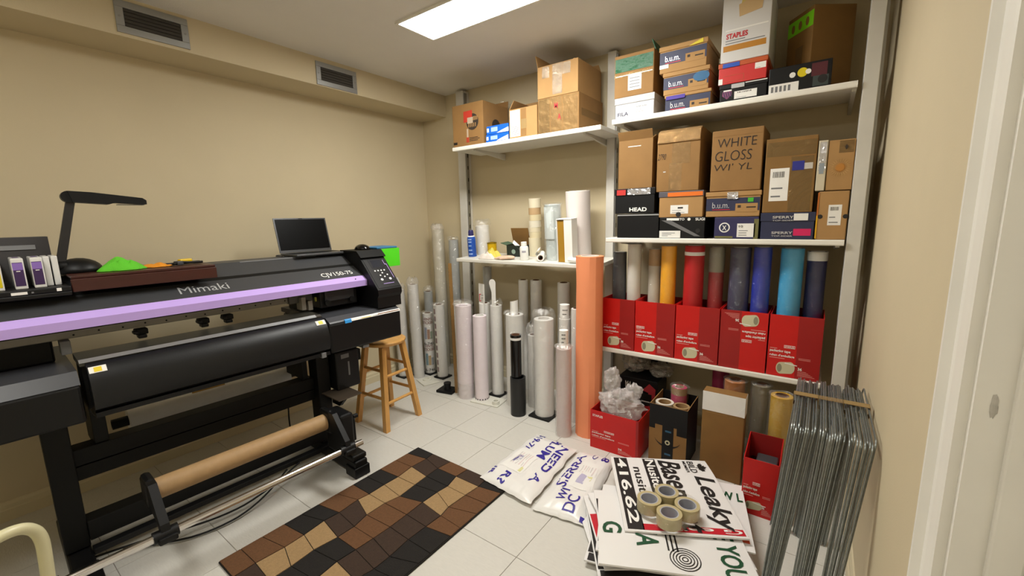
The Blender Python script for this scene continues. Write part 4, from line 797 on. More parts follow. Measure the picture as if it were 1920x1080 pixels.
# ================================================================== STOOL
t = thing('wooden_stool', 'light wooden bar stool with round seat beside the printer', 'stool', (-.166, .182, 0), R(3))
SZ = .595
MB().lathe([(0, SZ - .03), (.10, SZ - .03), (.142, SZ - .028), (.15, SZ - .018), (.15, SZ - .008), (.142, SZ - .001), (.12, SZ + .001), (0, SZ - .004)], seg=40, close=False).build('seat', M_WOOD, t, 40)
def legp(sx, sy, z): k = z / (SZ - .03); f = .148 + (.085 - .148) * k; return (sx * f, sy * f, z)
for sx in (-1, 1):
    for sy in (-1, 1):
        mb = MB(); w = .017
        a, b = legp(sx, sy, 0), legp(sx, sy, SZ - .032)
        vs = [(p[0] + dx, p[1] + dy, p[2]) for p in (a, b) for dx, dy in ((-w, -w), (w, -w), (w, w), (-w, w))]
        mb.add(vs, [(3, 2, 1, 0), (4, 5, 6, 7), (0, 1, 5, 4), (1, 2, 6, 5), (2, 3, 7, 6), (3, 0, 4, 7)]); mb.build('leg', M_WOOD, t)
for (i, z) in ((0, .215), (0, .40), (1, .18), (1, .36)):
    for s_ in (-1, 1):
        a, b = (legp(-1, s_, z), legp(1, s_, z)) if i == 0 else (legp(s_, -1, z), legp(s_, 1, z)); MB().cyl(a, b, .0105, seg=12).build('rung', M_WOOD, t, 40)

# ================================================================== RUG
t = thing('rug', 'small rug of brown, tan and black patches on the tiles', 'rug', (.325, .02, 0), R(-.4)); RW, RLn = .70, 1.085
B('backing', mat('rug_edge', '#17130f', .95), t, 0, RW, -RLn, 0, .0005, .009, .003)
RC = {'K': mat('rug_black', '#1d1916', .95, noise_amt=.15, nscale=90, bump=.6, bscale=400), 'D': mat('rug_dark_brown', '#3f2e23', .95, noise_amt=.15, nscale=90, bump=.6, bscale=400), 'B': mat('rug_brown', '#6d4a2d', .95, noise_amt=.15, nscale=90, bump=.6, bscale=400), 'T': mat('rug_tan', '#a98a60', .95, noise_amt=.12, nscale=90, bump=.6, bscale=400)}
colsR = ['KBBKKBBKKBBB', 'DDTTTTDDTTTD', 'BKKKBBBBKKKB', 'DTTTDDDDDTTD', 'KBBBBKKKKDDD']
rnd = random.Random(3); NR = 12; px = [[(RW * (i / 5.)) + (rnd.uniform(-.012, .012) if 0 < i < 5 else 0) for i in range(6)] for j in range(NR + 1)]
py = [[-RLn * j / NR + (rnd.uniform(-.016, .016) + (.012 if i % 2 else -.008) if 0 < j < NR else 0) for i in range(6)] for j in range(NR + 1)]
for i in range(5):
    for j in range(NR):
        g = .0022; e = .004
        q = [(px[j][i], py[j][i]), (px[j][i + 1], py[j][i + 1]), (px[j + 1][i + 1], py[j + 1][i + 1]), (px[j + 1][i], py[j + 1][i])]
        cx = sum(a for a, b in q) / 4; cy = sum(b for a, b in q) / 4
        q = [(min(max(a + (cx - a) * .035, e), RW - e), min(max(b + (cy - b) * .035, -RLn + e), -e)) for a, b in q]
        MB().prism(q[::-1], .009, .0115 + rnd.uniform(0, .0008), 'z').build('patch', RC[colsR[i][j]], t)

# ================================================================== POLY BAGS AND SIGNS
def pillow(P, h, z0, seed):
    """P: 4 corners (far-left, near-left, near-right, far-right); a=0..1 left->right, b=0..1 near->far"""
    A, Bq, Cq, D = [Vector((p[0], p[1], 0)) for p in P]
    def f(a, b):
        p = (Bq * (1 - a) + Cq * a) * (1 - b) + (A * (1 - a) + D * a) * b
        e = min(a, 1 - a) * 5.; e2 = min(b, 1 - b) * 8.; k = min(1, e) ** .5 * min(1, e2) ** .5
        z = z0 + .006 + h * k + (.006 * k) * noise.noise(Vector((a * 5, b * 6, seed))) + .0015 * noise.noise(Vector((a * 14, b * 12, seed + 3)))
        wob = .008 * noise.noise(Vector((b * 7, a * 7, seed)))
        return (p.x + wob, p.y + wob, max(z, z0 + .005))
    return f
def poly(label, P, h, z0, seed):
    t = thing('sign_bag', label, 'plastic bag', (0, 0, 0), 0, 'white poly bag signs on the floor'); f = pillow(P, h, z0, seed)
    MB().sheet(f, 44, 56).build('bag_top', M_POLY, t, 60)
    g = lambda a, b: (f(a, b)[0], f(a, b)[1], z0 + .001 + (.004 if 0 < a < 1 and 0 < b < 1 else (f(a, b)[2] - z0 - .001)))
    MB().sheet(lambda a, b: g(a, b) if (a in (0, 1) or b in (0, 1)) else (f(a, b)[0], f(a, b)[1], z0 + .001), 44, 56).build('bag_bottom', M_POLY, t, 60)
    return t, f
M_PALE = mat('print_pale', '#cfc9c6', .5); M_LILAC = mat('print_lilac', '#b9b4cf', .5); M_YEL = mat('print_paleyellow', '#d6d39a', .5); M_ROSE = mat('print_rose', '#dccac8', .5)
def patch_on(t, f, a0, a1, b0, b1, m, name, lift=.0012, n=6): return MB().sheet(lambda a, b: Vector(f(a0 + (a1 - a0) * a, b0 + (b1 - b0) * b)) + Vector((0, 0, lift)), n, n).build(name, m, t, 60)
# lettering on the bags runs away from the door: text x -> b decreasing, text up -> a increasing
SW = lambda u, v: (v, 1 - u)
t, f = poly('white printed poly bag on the rug corner with blue block letters', [(.858, .548), (.852, -.015), (1.200, -.045), (1.158, .52)], .026, .013, 4.2)
text_on('NEED A', M_PRTBLUE, t, f, .10, .80, .74, .90, .02, swap=SW); text_on('PLUM', M_PRTBLUE, t, f, .0, .42, .50, .68, .02, swap=SW); text_on('519-71', M_PRTBLUE, t, f, .02, .36, .14, .28, .02, swap=SW)
text_on('R?', M_PRTBLUE, t, f, .80, .97, .3, .44, .02, swap=SW); text_on('JR', M_PRTBLUE, t, f, .78, .93, .04, .13, .02, swap=SW)
patch_on(t, f, .12, .56, .24, .60, M_PAPER, 'inner_sheet'); text_on('NEED A\nPLUMBER?', M_PRTBLUE, t, f, .50, .64, .24, .33, .02, swap=SW, lift=.002)
for k in range(6): patch_on(t, f, .22 + .05 * k, .24 + .05 * k, .34, .56, M_ROSE if k % 2 else M_PALE, 'faint_print', .0016, 3)
patch_on(t, f, .46, .52, .26, .34, M_YEL, 'faint_print', .0018, 3)
t, f = poly('white printed poly bag between the other bag and the sign pile', [(1.176, .53), (1.218, -.055), (1.475, -.02), (1.39, .54)], .036, .004, 9.7)
SW2 = lambda u, v: (1 - v, u)
text_on('SIERRA', M_PRTBLUE, t, f, .30, .86, .66, .86, .01, swap=SW2); text_on('WI', M_PRTBLUE, t, f, .13, .29, .50, .68, .01, swap=SW2); text_on('DC', M_PRTBLUE, t, f, .05, .25, .24, .46, .01, swap=SW2); text_on('8', M_PRTBLUE, t, f, .86, .97, .10, .26, .01, swap=SW2); text_on('C', M_PRTBLUE, t, f, .84, .92, .38, .5, .0, swap=SW2)
patch_on(t, f, .37, .86, .34, .78, M_PAPER, 'inner_sheet'); patch_on(t, f, .5, .64, .42, .56, M_LILAC, 'faint_print', .0018, 3); patch_on(t, f, .66, .78, .5, .56, M_YEL, 'faint_print', .0018, 3)
for k in range(6): patch_on(t, f, .42 + .06 * k, .44 + .06 * k, .58, .7, M_ROSE if k % 2 else M_PALE, 'faint_print', .0016, 3)
patch_on(t, f, .9, .99, .01, .06, M_PRTBLUE, 'blue_corner', .0016, 3)

# pile of signs: sheets with their own corner frames
def signsheet(label, cx, cy, ang, w, h, z, th, seed, bend=.01, base=M_SIGN, group='printed signs in the pile'):
    t = thing('printed_sign', label, 'sign', (cx, cy, z), R(ang), group)
    f = lambda a, b: ((a - .5) * w, (b - .5) * h, th + bend * max(0, noise.noise(Vector((a * 2.2, b * 2.2, seed)))) * 1.5 + bend * .0)
    MB().sheet(f, 16, 16, th - .0006).build('sheet', base, t, 60); return t, f
zc = .0008
low = [('lowest white sign of the pile with a blue and black panel at the right', 1.885, .045, 22, .56, .44), ('white sign near the floor sticking out at the near left', 1.77, .045, 40, .54, .42), ('black-printed sign low in the pile', 1.79, .07, 14, .56, .44), ('white sign fourth from the floor with a black edge', 1.78, .06, 33, .56, .44),
       ('sign with an orange-brown end fifth from the floor', 1.80, .09, 25, .56, .43), ('white sign with red corner in the lower half', 1.76, .10, 37, .55, .44), ('glossy black-bordered sign in the middle of the pile', 1.79, .12, 20, .55, .44), ('white sign turned askew in the middle of the pile', 1.77, .14, 44, .53, .43),
       ('white sign with dark bands under the green-lettered one', 1.80, .09, 30, .56, .43), ('white sign poking out toward the red box with green letters', 1.86, .275, 14, .46, .44)]
for k, (lb, x, y, a, w, h) in enumerate(low):
    t, f = signsheet(lb, x, y, a, w, h, zc, .007, k * 3.3, .0035)
    if k == 0: patch_on(t, f, .86, .97, .05, .4, mat('print_blue', '#1567c8', .5), 'blue_panel', .001, 4); patch_on(t, f, .7, .85, .04, .4, M_INK, 'black_panel', .001, 4)
    if k in (2, 3, 6, 8): patch_on(t, f, .02, .98, .01, .10, M_INK, 'black_bar', .001, 8); patch_on(t, f, .01, .09, .11, .85, M_INK, 'black_bar', .001, 8)
    if k == 1: text_on('5', M_INK, t, f, .1, .3, .05, .3, .03)
    if k == 4: patch_on(t, f, .55, .95, .01, .08, mat('print_rust', '#7d3a26', .5), 'rust_bar', .001, 6)
    if k == 5: patch_on(t, f, .01, .10, .3, .7, M_PRTRED, 'red_corner', .001, 4)
    if k == 9: text_on('W L', M_PRTGREEN, t, f, .78, .98, .70, .84, .03); patch_on(t, f, .9, .97, .1, .2, mat('print_orange', '#d8562a', .5), 'orange_mark', .001, 3)
    zc += .0105
# green-lettered sign, near side
t, f = signsheet('white sign with green lettering and a lawn roll drawing, near side of the pile', 1.835, .02, 25, .56, .40, zc, .008, 20, .010); zc += .016
SV = lambda u, v: (u, v)
SU = lambda u, v: (v, 1 - u)      # reads toward the camera edge
text_on('CE YOU', M_PRTGREEN, t, f, .28, 1.0, .80, .94, .02, swap=SU); text_on('IN', M_PRTGREEN, t, f, .22, .42, .60, .76, .02, swap=SU); text_on('CIA', M_PRTGREEN, t, f, .34, .74, .26, .42, .02, swap=SU); text_on('G', M_PRTGREEN, t, f, .42, .6, .03, .17, .02, swap=SU)
for k in range(5):
    r0 = .008 + .011 * k; n = 24
    mb = MB(); vs = []; fs = []
    for i in range(n):
        c_, s_ = math.cos(2 * math.pi * i / n), math.sin(2 * math.pi * i / n)
        for rr in (r0, r0 + .004):
            x_, y_ = .04 + rr * c_, -.13 + rr * s_; z_ = f(min(max(x_ / .56 + .5, 0), 1), min(max(y_ / .40 + .5, 0), 1))[2] + .0014; vs.append((x_, y_, z_))
        fs.append((2 * i, 2 * i + 1, (2 * i + 3) % (2 * n), (2 * i + 2) % (2 * n)))
    mb.add(vs, fs).build('spiral_ring', M_INK, t)
for k in range(3): patch_on(t, f, .47 + .03 * k, .482 + .03 * k, .26, .5, M_INK, 'roll_stroke', .0014, 4)
# top sign
t, f = signsheet('top sign of the pile with big black slanted letters and red band', 1.768, .272, 29, .48, .545, zc, .008, 31, .012)
zt = zc + .014
# a: along far edge (left->right), b: near(0)->far(1); lettering runs from far to near, tops to the right
text_on('Leaky', M_INK, t, f, .28, .95, .74, .97, .02, swap=SU, shear=.25); text_on('Basement', M_INK, t, f, .03, 1.12 - .14, .49, .71, .02, swap=SU, shear=.25)
patch_on(t, f, .335, .465, .08, .985, M_INK, 'black_band', .0010, 8); text_on('Nusite', M_WHITE, t, f, .03, .48, .36, .45, .02, swap=SU, lift=.002); text_on('nusite', M_INK, t, f, .17, .62, .21, .29, .01, swap=SU)
patch_on(t, f, .03, .17, .02, .985, M_INK, 'black_band', .0010, 8); text_on('416.62', M_WHITE, t, f, .03, .92, .055, .15, .02, swap=SU, lift=.002)
text_on('BILD', M_INK, t, f, .03, .22, .795, .86, .01, swap=SU); text_on('MEMBER', M_INK, t, f, .03, .22, .75, .78, .01, swap=SU)
mb = MB(); leaf = [(0, .5), (.1, .28), (.22, .34), (.18, .1), (.32, .22), (.36, .12), (.5, .14), (.43, .0), (.48, -.08), (.26, -.24), (.28, -.32), (.03, -.28), (.03, -.5)]; leaf = leaf + [(-x, y) for x, y in leaf[::-1]]
LP = []
for x, y in leaf:
    u, v = .125 - y * 0 + x * .15, .92 + y * .11; a_, b_ = SU(u, v); p = Vector(f(min(max(a_, 0), 1), min(max(b_, 0), 1))); LP.append((p.x, p.y, p.z + .0014))
MB().add(LP, [tuple(range(len(LP)))]).build('maple_leaf_print', M_INK, t)
patch_on(t, f, .16, .985, .02, .085, M_PRTRED, 'red_band', .0010, 8); text_on('G eeiT', M_WHITE, t, f, .97, .35, .075, .03, .01, swap=SV, lift=.002)
# shrink-wrapped pack of four tape rolls on the pile
zt += .012
ctr = [(1.782, .170), (1.735, .078), (1.878, .128), (1.831, .036)]
for k, (x, y) in enumerate(ctr):
    lb = ['clear tape roll at the back of the wrapped pack of four', 'clear tape roll at the left of the wrapped pack of four', 'clear tape roll at the right of the wrapped pack of four', 'clear tape roll at the front of the wrapped pack of four'][k]
    tape_roll(lb, x, y, zt, .050, .05, mat('tape_honey', '#b9ad84', .2), .037, group='tape rolls in the shrink-wrapped pack', core=mat('core_grey', '#a9abb5', .6))
t = thing('shrink_wrap', 'clear shrink wrap around the four tape rolls on the signs', 'shrink wrap', (1.8065, .103, zt)); 
hull = []
for k in range(28):
    a = 2 * math.pi * k / 28; d = Vector((math.cos(a), math.sin(a))); m_ = max((Vector((x - 1.8065, y - .103))).dot(d) for x, y in ctr) + .0515; hull.append((m_ * d.x, m_ * d.y))
mb = MB(); n = 28; mb.add([(x, y, z) for z in (.001, .018, .036, .0515) for x, y in hull], [(r_ * n + k, r_ * n + (k + 1) % n, (r_ + 1) * n + (k + 1) % n, (r_ + 1) * n + k) for r_ in range(3) for k in range(n)]); mb.build('film', film('shrink_film', '#efe9d4', .2, .1, 1., 40), t, 60)

# ================================================================== WIRE SIGN FRAMES
def uframe():
    pts = []; wd, hh, rr = .50, .715, .022
    pts += [(0, 0, 0), (0, 0, .3), (0, 0, hh - rr)]
    for k in range(1, 5): a = math.pi / 2 * k / 5; pts.append((0, rr - rr * math.cos(a), hh - rr + rr * math.sin(a)))
    pts += [(0, rr, hh), (0, wd - rr, hh)]
    for k in range(1, 5): a = math.pi / 2 * k / 5; pts.append((0, wd - rr + rr * math.sin(a), hh - rr + rr * math.cos(a)))
    pts += [(0, wd, hh - rr), (0, wd, .3), (0, wd, 0)]
    return MB().tube(pts, .0027, 6).mesh('wire_frame', 50)
UM = uframe(); UM.materials.append(M_GALV)
rw = random.Random(5)
bund = [('left', 2.160, 2.200, 2.216, 2.278, 11), ('middle', 2.246, 2.288, 2.292, 2.352, 11), ('right', 2.320, 2.362, 2.364, 2.424, 11)]
for nm, f0, f1, t0, t1, n in bund:
    for k in range(n):
        q = k / (n - 1); xf = f0 + (f1 - f0) * q; xt = t0 + (t1 - t0) * q; yy = -.035 + rw.uniform(-.012, .012); dz = rw.uniform(-.012, .008)
        o = bpy.data.objects.new('wire_frame', UM); COL.objects.link(o)
        o.location = (xf, yy, .003); o.rotation_euler = (R(rw.uniform(-.5, .5)), math.atan2(xt - xf, .71), 0); o.scale = (1, 1, 1 + dz)
        ordw = ['first', 'second', 'third', 'fourth', 'fifth', 'sixth', 'seventh', 'eighth', 'ninth', 'tenth', 'eleventh', 'twelfth', 'thirteenth'][k]
        tag(o, ordw + ' wire U-frame from the left in the ' + {'left': 'bundle nearest the red floor box', 'middle': 'middle bundle of the three', 'right': 'bundle against the beige wall'}[nm], 'wire frame', 'wire sign frames in the ' + nm + ' bundle')
    # paper tape bands round each bundle
    zb = .690; tt = thing('tape_band', {'left': 'brown paper tape band round the bundle nearest the red box', 'middle': 'clear tape band round the middle bundle of wire frames', 'right': 'brown paper tape band round the bundle by the wall'}[nm], 'tape band', ((t0 + t1) / 2 - .002, .25, .70), group='tape bands on the wire bundles')
    w_ = (t1 - t0) / 2 + .006; m_ = M_TAPEB if nm != 'middle' else M_TAPE
    MB().box(-w_, w_, -.018, .018, .026, .0275).build('band_top', m_, tt); MB().box(-w_, w_, -.018, .018, -.012, -.0105).build('band_bottom', m_, tt)
    for s_ in (-1, 1): MB().box(s_ * w_ - .0006, s_ * w_ + .0006, -.018, .018, -.012, .0275).build('band_side', m_, tt)

# ================================================================== PRINTER
OFF = (0, .6, 0)
P = thing('wide_format_printer', 'black wide-format inkjet printer with purple trim along the left wall', 'printer', (0, -.6, 0), R(-2.5))
def pb(name, m, x0, x1, y0, y1, z0, z1, b=.004, parent=None): return B(name, m, parent or P, x0, x1, y0, y1, z0, z1, b, off=OFF)
def pp(name, m, prof, y0, y1, parent=None, smooth=None): return MB(OFF).prism(prof, y0, y1).build(name, m, parent or P, smooth)
LE = -1.86
SL0, SL1 = Vector((-.30, 0, 1.195)), Vector((-.06, 0, 1.068)); SLD = (SL0 - SL1).normalized()
cover = pp('top_cover', M_DGREY, [(-.47, 1.06), (-.47, 1.185), (-.46, 1.195), (-.30, 1.195), (-.06, 1.068), (-.075, 1.04), (-.30, 1.04)], LE + .3, -.03)
def on_slope(s, lift): p = SL1 + SLD * s; return (p.x + .467 * lift, p.z + .884 * lift)
def slope_strip(name, m, s0, s1, y0, y1, lift): a, b, c_, d = on_slope(s0, 0), on_slope(s1, 0), on_slope(s1, lift), on_slope(s0, lift); return pp(name, m, [a, b, c_, d], y0, y1, cover)
slope_strip('cover_groove', M_BLACKM, .118, .142, LE + .3, -.03, .001)
slope_strip('cover_highlight', M_GREY, .262, .272, -.62, -.2, .0012)  # painted highlight: pale grey strip along the top edge of the slope
lp = on_slope(.02, .001)
ey = tuple(SLD)
text('Mimaki', M_SILVER, cover, (lp[0] - .012, -.945, lp[1] + .006), (0, 1, 0), ey, .20, .055, .0, 'logo', 0., .0015, OFF)
text('CJV150-75', M_WHITE, cover, (lp[0] + .002, -.275, lp[1] - .002), (0, 1, 0), ey, .195, .05, .004, 'lettering', 0., .0015, OFF)
pp('purple_trim', M_PURPLE, [(-.075, 1.066), (-.06, 1.0685), (-.022, 1.044), (-.026, 1.008), (-.06, 1.008), (-.075, 1.02)], LE + .3, -.005)
MB(OFF).cyl((-.035, -.1, 1.052), (-.033, -.1, 1.0575), .003, seg=10).build('screw', M_INK, P)
# guide rail
rail = pb('guide_rail', M_RAIL, -.26, -.14, LE + .05, -.33, .955, 1.028, .003)
pb('rail_groove', M_BLACKM, -.14, -.139, LE + .05, -.34, .985, .998, 0, rail)
pb('rail_lip', mat('rail_light', '#87847b', .45, .5), -.14, -.132, LE + .05, -.36, 1.0, 1.006, 0, rail)
for k in range(13): MB(OFF).cyl((-.14, -1.3 + k * .075, .968 + .004 * (k % 2)), (-.1375, -1.3 + k * .075, .968 + .004 * (k % 2)), .0035, seg=8).build('bolt', M_BLACKM, rail)
for k in range(5): pb('slot', mat('slot_pale', '#b9ac88', .6), -.062, -.06, -1.25 + k * .2, -1.17 + k * .2, 1.003, 1.009, 0, rail)
for yy in (-1.096, -.865, -.763):
    o = pb('pinch_roller', M_BLACKM, -.15, -.105, yy - .022, yy + .022, .928, .953, .004); pb('lever', M_BLACK, -.13, -.09, yy - .03, yy - .012, .935, .948, .003, o); pb('wheel', M_BLACK, -.14, -.1, yy - .015, yy + .015, .912, .928, .004, o)
pb('end_bracket', M_GREY, -.16, -.1, -1.345, -1.315, .90, .955, .003)
# carriage at the right
car = pb('carriage', M_BLACK, -.26, -.075, -.31, -.075, .905, 1.035, .006); pb('carriage_lid', mat('carriage_grey', '#232427', .5), -.0755, -.062, -.285, -.10, .94, 1.01, .004, car)
for yy in (-.275, -.12): MB(OFF).cyl((-.062, yy, .935), (-.052, yy, .935), .016, seg=18).build('knob', M_BLACKM, car, 40)
pb('cutter_unit', M_RAIL, -.15, -.085, -.41, -.385, .91, .985, .003, car); pb('cutter_unit', M_RAIL, -.15, -.08, -.375, -.35, .905, .96, .003, car); pb('sensor', mat('sensor_olive', '#8d8a2a', .5), -.09, -.08, -.335, -.325, .95, .975, .002, car)
pb('cable_bracket', mat('bracket_grey', '#5c5a55', .5), -.16, -.12, -.46, -.33, .95, 1.02, .003, car)
pb('inner_back', M_BLACKM, -.46, -.3, -.32, -.03, .87, 1.04, .002)
# platen and front cover
pp('platen', M_PLATEN, [(-.115, .875), (-.115, .9), (.03, .897), (.046, .889), (.046, .875)], -1.315, -.37)
pp('platen_edge', M_ALU, [(.046, .885), (.030, .8985), (.034, .8995), (.052, .8885)], -1.315, -.40)
fc = pp('front_cover', M_BLACKS, [(.052, .884), (.078, .872), (.098, .85), (.112, .82), (.12, .785), (.12, .745), (.112, .715), (.09, .70), (.05, .70), (.03, .88)], -1.30, -.37, None, 40)
pp('front_cover_lip', M_BLACK, [(.105, .699), (.105, .68), (.02, .668), (-.15, .668), (-.15, .699)], -1.30, -.37)
pb('lower_body', M_BLACKM, -.115, .028, -1.31, -.37, .70, .874, .002)
for yy in (-1.297, -.425):
    pos = [(.080, .8715), (.097, .851)]
    o = pp('warning_label', M_PAPER, [(.0795, .8735), (.0985, .853), (.0992, .8537), (.0802, .8742)], yy, yy + .05)
    pp('warning_triangle', mat('warning_yellow', '#dfc51c', .5), [(.083, .871), (.0965, .8562), (.0975, .857), (.084, .8718)], yy + .014, yy + .036, o)
# right end block
pb('right_housing', M_BLACK, -.46, .10, -.362, .112, .677, .845, .012)
pp('right_housing_top', mat('housing_bevel', '#3b3c40', .4), [(-.5, .845), (.095, .845), (.088, .852), (.05, .872), (-.5, .872)], -.352, .108)
o = pp('label_strip', M_PAPER, [(.1003, .838), (.1009, .838), (.0975, .8475), (.0905, .8525), (.090, .852), (.0965, .847)], -.225, .108)
pp('energy_label', mat('label_blue', '#2c8fd6', .5), [(.1003, .832), (.1012, .832), (.098, .848), (.0905, .8535), (.0898, .8528), (.0967, .8475)], -.265, -.225, o)
pp('label_print', mat('label_yellow', '#d8c95a', .5), [(.1011, .841), (.1013, .841), (.1002, .844), (.1000, .844)], -.16, -.10, o); pp('label_print', mat('label_brown', '#8a5d45', .5), [(.0999, .8445), (.1001, .8445), (.0985, .8485), (.0983, .8485)], -.05, .1, o)
for k in range(5): pp('label_mark', M_INK, [(.1010, .8415), (.1012, .8415), (.1005, .8435), (.1003, .8435)], -.085 + .008 * k, -.081 + .008 * k, o)
# control tower
tower = pp('control_tower', M_BLACK, [(-.47, .872), (-.47, 1.2), (-.13, 1.205), (-.10, 1.19), (.088, .985), (.09, .955), (.075, .935), (.075, .872)], -.03, .14)
pp('tower_rim', M_BLACKM, [(-.3, 1.2055), (-.12, 1.2055), (-.075, 1.17), (-.065, 1.176), (-.11, 1.217), (-.3, 1.217)], -.035, .145)
PA, PBv = Vector((-.10, 0, 1.19)), Vector((.088, 0, .985)); PD = (PBv - PA); PLn = PD.length; PD.normalize(); PNv = Vector((-PD.z, 0, PD.x)) if -PD.z > 0 else Vector((PD.z, 0, -PD.x))
def panel_pt(s, lift=0.): q = PA + PD * s + PNv * lift; return (q.x, q.z)
def panel_box(name, m, s0, s1, y0, y1, l0, l1, parent=None): return pp(name, m, [panel_pt(s0, l0), panel_pt(s1, l0), panel_pt(s1, l1), panel_pt(s0, l1)], y0, y1, parent or tower)
panel_box('panel_face', mat('panel_black', '#101012', .35), .02, PLn - .012, -.018, .132, 0, .002)
panel_box('screen_bezel', mat('bezel_grey', '#1c1c20', .3), .045, .115, .01, .105, .002, .0035); panel_box('screen', mat('screen_dark', '#2a2c33', .15), .052, .108, .022, .095, .0035, .004)
for k in range(4): s, y = .135, .02 + .022 * k; MB(OFF).cyl((panel_pt(s, .002)[0], y, panel_pt(s, .002)[1]), (panel_pt(s, .004)[0], y, panel_pt(s, .004)[1]), .005, seg=14).build('button', M_WHITE, tower)
for s, y, r_ in ((.155, .062, .005), (.172, .04, .005), (.172, .09, .005), (.185, .065, .005), (.205, .035, .0085), (.205, .095, .0085)): MB(OFF).cyl((panel_pt(s, .002)[0], y, panel_pt(s, .002)[1]), (panel_pt(s, .004)[0], y, panel_pt(s, .004)[1]), r_, seg=14).build('button', M_WHITE, tower)
for (s0, s1, y0, y1) in ((.055, .09, .112, .1145), (.09, .20, .124, .1265), (.236, .2385, .03, .105)): panel_box('purple_line', M_PURPLE, s0, s1, y0, y1, .002, .0032)
panel_box('purple_line', M_PURPLE, .088, .092, .1125, .126, .002, .0032)
# left end block and upper left body
pb('left_housing', M_BLACK, -.46, .10, LE, -1.325, .672, .82, .01); pp('left_housing_top', mat('housing_bevel', '#3b3c40', .4), [(-.5, .82), (.098, .82), (.06, .866), (-.5, .866)], LE + .004, -1.325)
pb('left_tower', M_BLACKM, -.52, -.16, LE, -1.36, .867, 1.04, .008)
pp('left_cover', M_DGREY, [(-.55, 1.04), (-.55, 1.185), (-.30, 1.195), (-.06, 1.068), (-.075, 1.02), (-.16, 1.0)], LE, LE + .3)
# ink station
pb('ink_tray', M_BLACK, -.40, -.085, LE + .02, -1.285, 1.152, 1.172, .004); pb('ink_front', M_BLACK, -.12, -.085, LE + .02, -1.285, 1.135, 1.152, .004)
ins = pp('ink_station', mat('ink_station_dark', '#221e1f', .4), [(-.47, 1.172), (-.47, 1.35), (-.44, 1.362), (-.33, 1.362), (-.29, 1.172)], LE + .02, -1.305); pp('station_window', M_GREY, [(-.3172, 1.312), (-.321, 1.33), (-.3185, 1.3305), (-.3147, 1.3125)], LE + .1, -1.345, ins)
pb('bay_label', M_PAPER, -.0849, -.0843, -1.44, -1.40, 1.155, 1.165, 0); pb('bay_label', M_PAPER, -.0849, -.0843, -1.325, -1.312, 1.156, 1.168, 0); pb('tray_screw', M_GREY, -.085, -.083, -1.39, -1.384, 1.157, 1.163, 0)
# stand
for y0 in (-1.445, -.375):
    lg = pb('stand_leg', M_BLACKM, -.16, -.06, y0, y0 + .075, .10, .70, .004)
    pb('foot', M_BLACK, -.42, .275, y0 + .0, y0 + .075, .02, .095, .008); pb('foot_cover', M_BLACK, .10, .262, y0 - .005, y0 + .08, .0955, .125, .008); pb('foot_pad', M_BLACK, .18, .28, y0 - .008, y0 + .083, .0015, .06, .004)
pb('upper_beam', M_BLACKM, -.19, -.11, -1.37, -.375, .43, .50, .003); pb('upper_beam', M_BLACKM, -.19, -.115, -1.37, -.375, .365, .424, .003); pb('lower_beam', M_BLACKM, -.13, -.05, -1.37, -.375, .125, .21, .003); pb('cable_duct', M_BLACK, -.04, .0, -1.37, -.375, .085, .11, .003)
pb('rear_hanger', M_BLACKM, -.33, -.12, -1.30, -1.255, .47, .69, .003); pb('rear_hanger', M_BLACKM, -.33, -.12, -.43, -.40, .50, .69, .003)
wb = pb('waste_bottle_case', M_BLACK, -.2, .0, -.29, -.14, .41, .645, .01); pb('case_label', M_GREY, .0, .0006, -.255, -.205, .60, .625, 0, wb); pb('case_slot', M_GREY, .0, .0006, -.215, -.205, .49, .575, 0, wb); pb('case_hook', M_BLACKM, -.06, -.01, -.14, -.12, .56, .63, .004, wb)
pb('service_shelf', mat('shelf_brown', '#4d4338', .35, .4), -.06, .13, -.36, -.215, .405, .412, .002); pp('service_bracket', M_BLACKM, [(-.06, .404), (.10, .404), (.02, .33), (-.06, .33)], -.30, -.28)
pb('latch', M_GREY, .05, .112, -.42, -.395, .672, .70, .002); pb('latch', M_GREY, .02, .09, -.16, -.12, .658, .676, .002)
# take-up unit
tu = pb('take_up_motor', M_BLACK, .08, .25, -.425, -.345, .145, .375, .015); pb('motor_cover', M_BLACKM, .10, .235, -.345, -.33, .2, .33, .008, tu); MB(OFF).cyl((.21, -.33, .33), (.21, -.305, .33), .012, seg=14).build('knob', M_BLACKM, tu, 40)
for yy, y2 in ((-1.215, -1.178), (-.462, -.428)):
    a = pb('take_up_arm', M_BLACK, .10, .205, yy, y2, .275, .405, .02); MB(OFF).prism([(.17, .40), (.235, .40), (.345, .28), (.36, .21), (.33, .20), (.30, .27), (.17, .30)], yy + .004, y2 - .004).build('arm_link', M_BLACK, a); MB(OFF).cyl((.335, yy - .02, .235), (.335, y2 + .02, .235), .024, seg=20).build('clamp', M_BLACK, a, 40)
    pb('clamp_lever', M_BLACK, .33, .375, yy - .01, y2 + .012, .215, .24, .006, a)
MB(OFF).cyl((.335, -1.62, .235), (.335, -.36, .235), .0155, seg=24).build('tension_bar', M_CHROME, P, 40)
for yy in (-1.545, -1.49): MB(OFF).cyl((.335, yy - .02, .235), (.335, yy + .015, .235), .026, seg=20).build('bar_collar', M_BLACK, P, 40)
pb('bar_hook', M_BLACK, .26, .35, -1.60, -1.53, .12, .22, .01)
pb('cream_tab', mat('tab_cream', '#cfc79b', .5), .345, .375, -1.52, -1.42, .185, .212, .003)
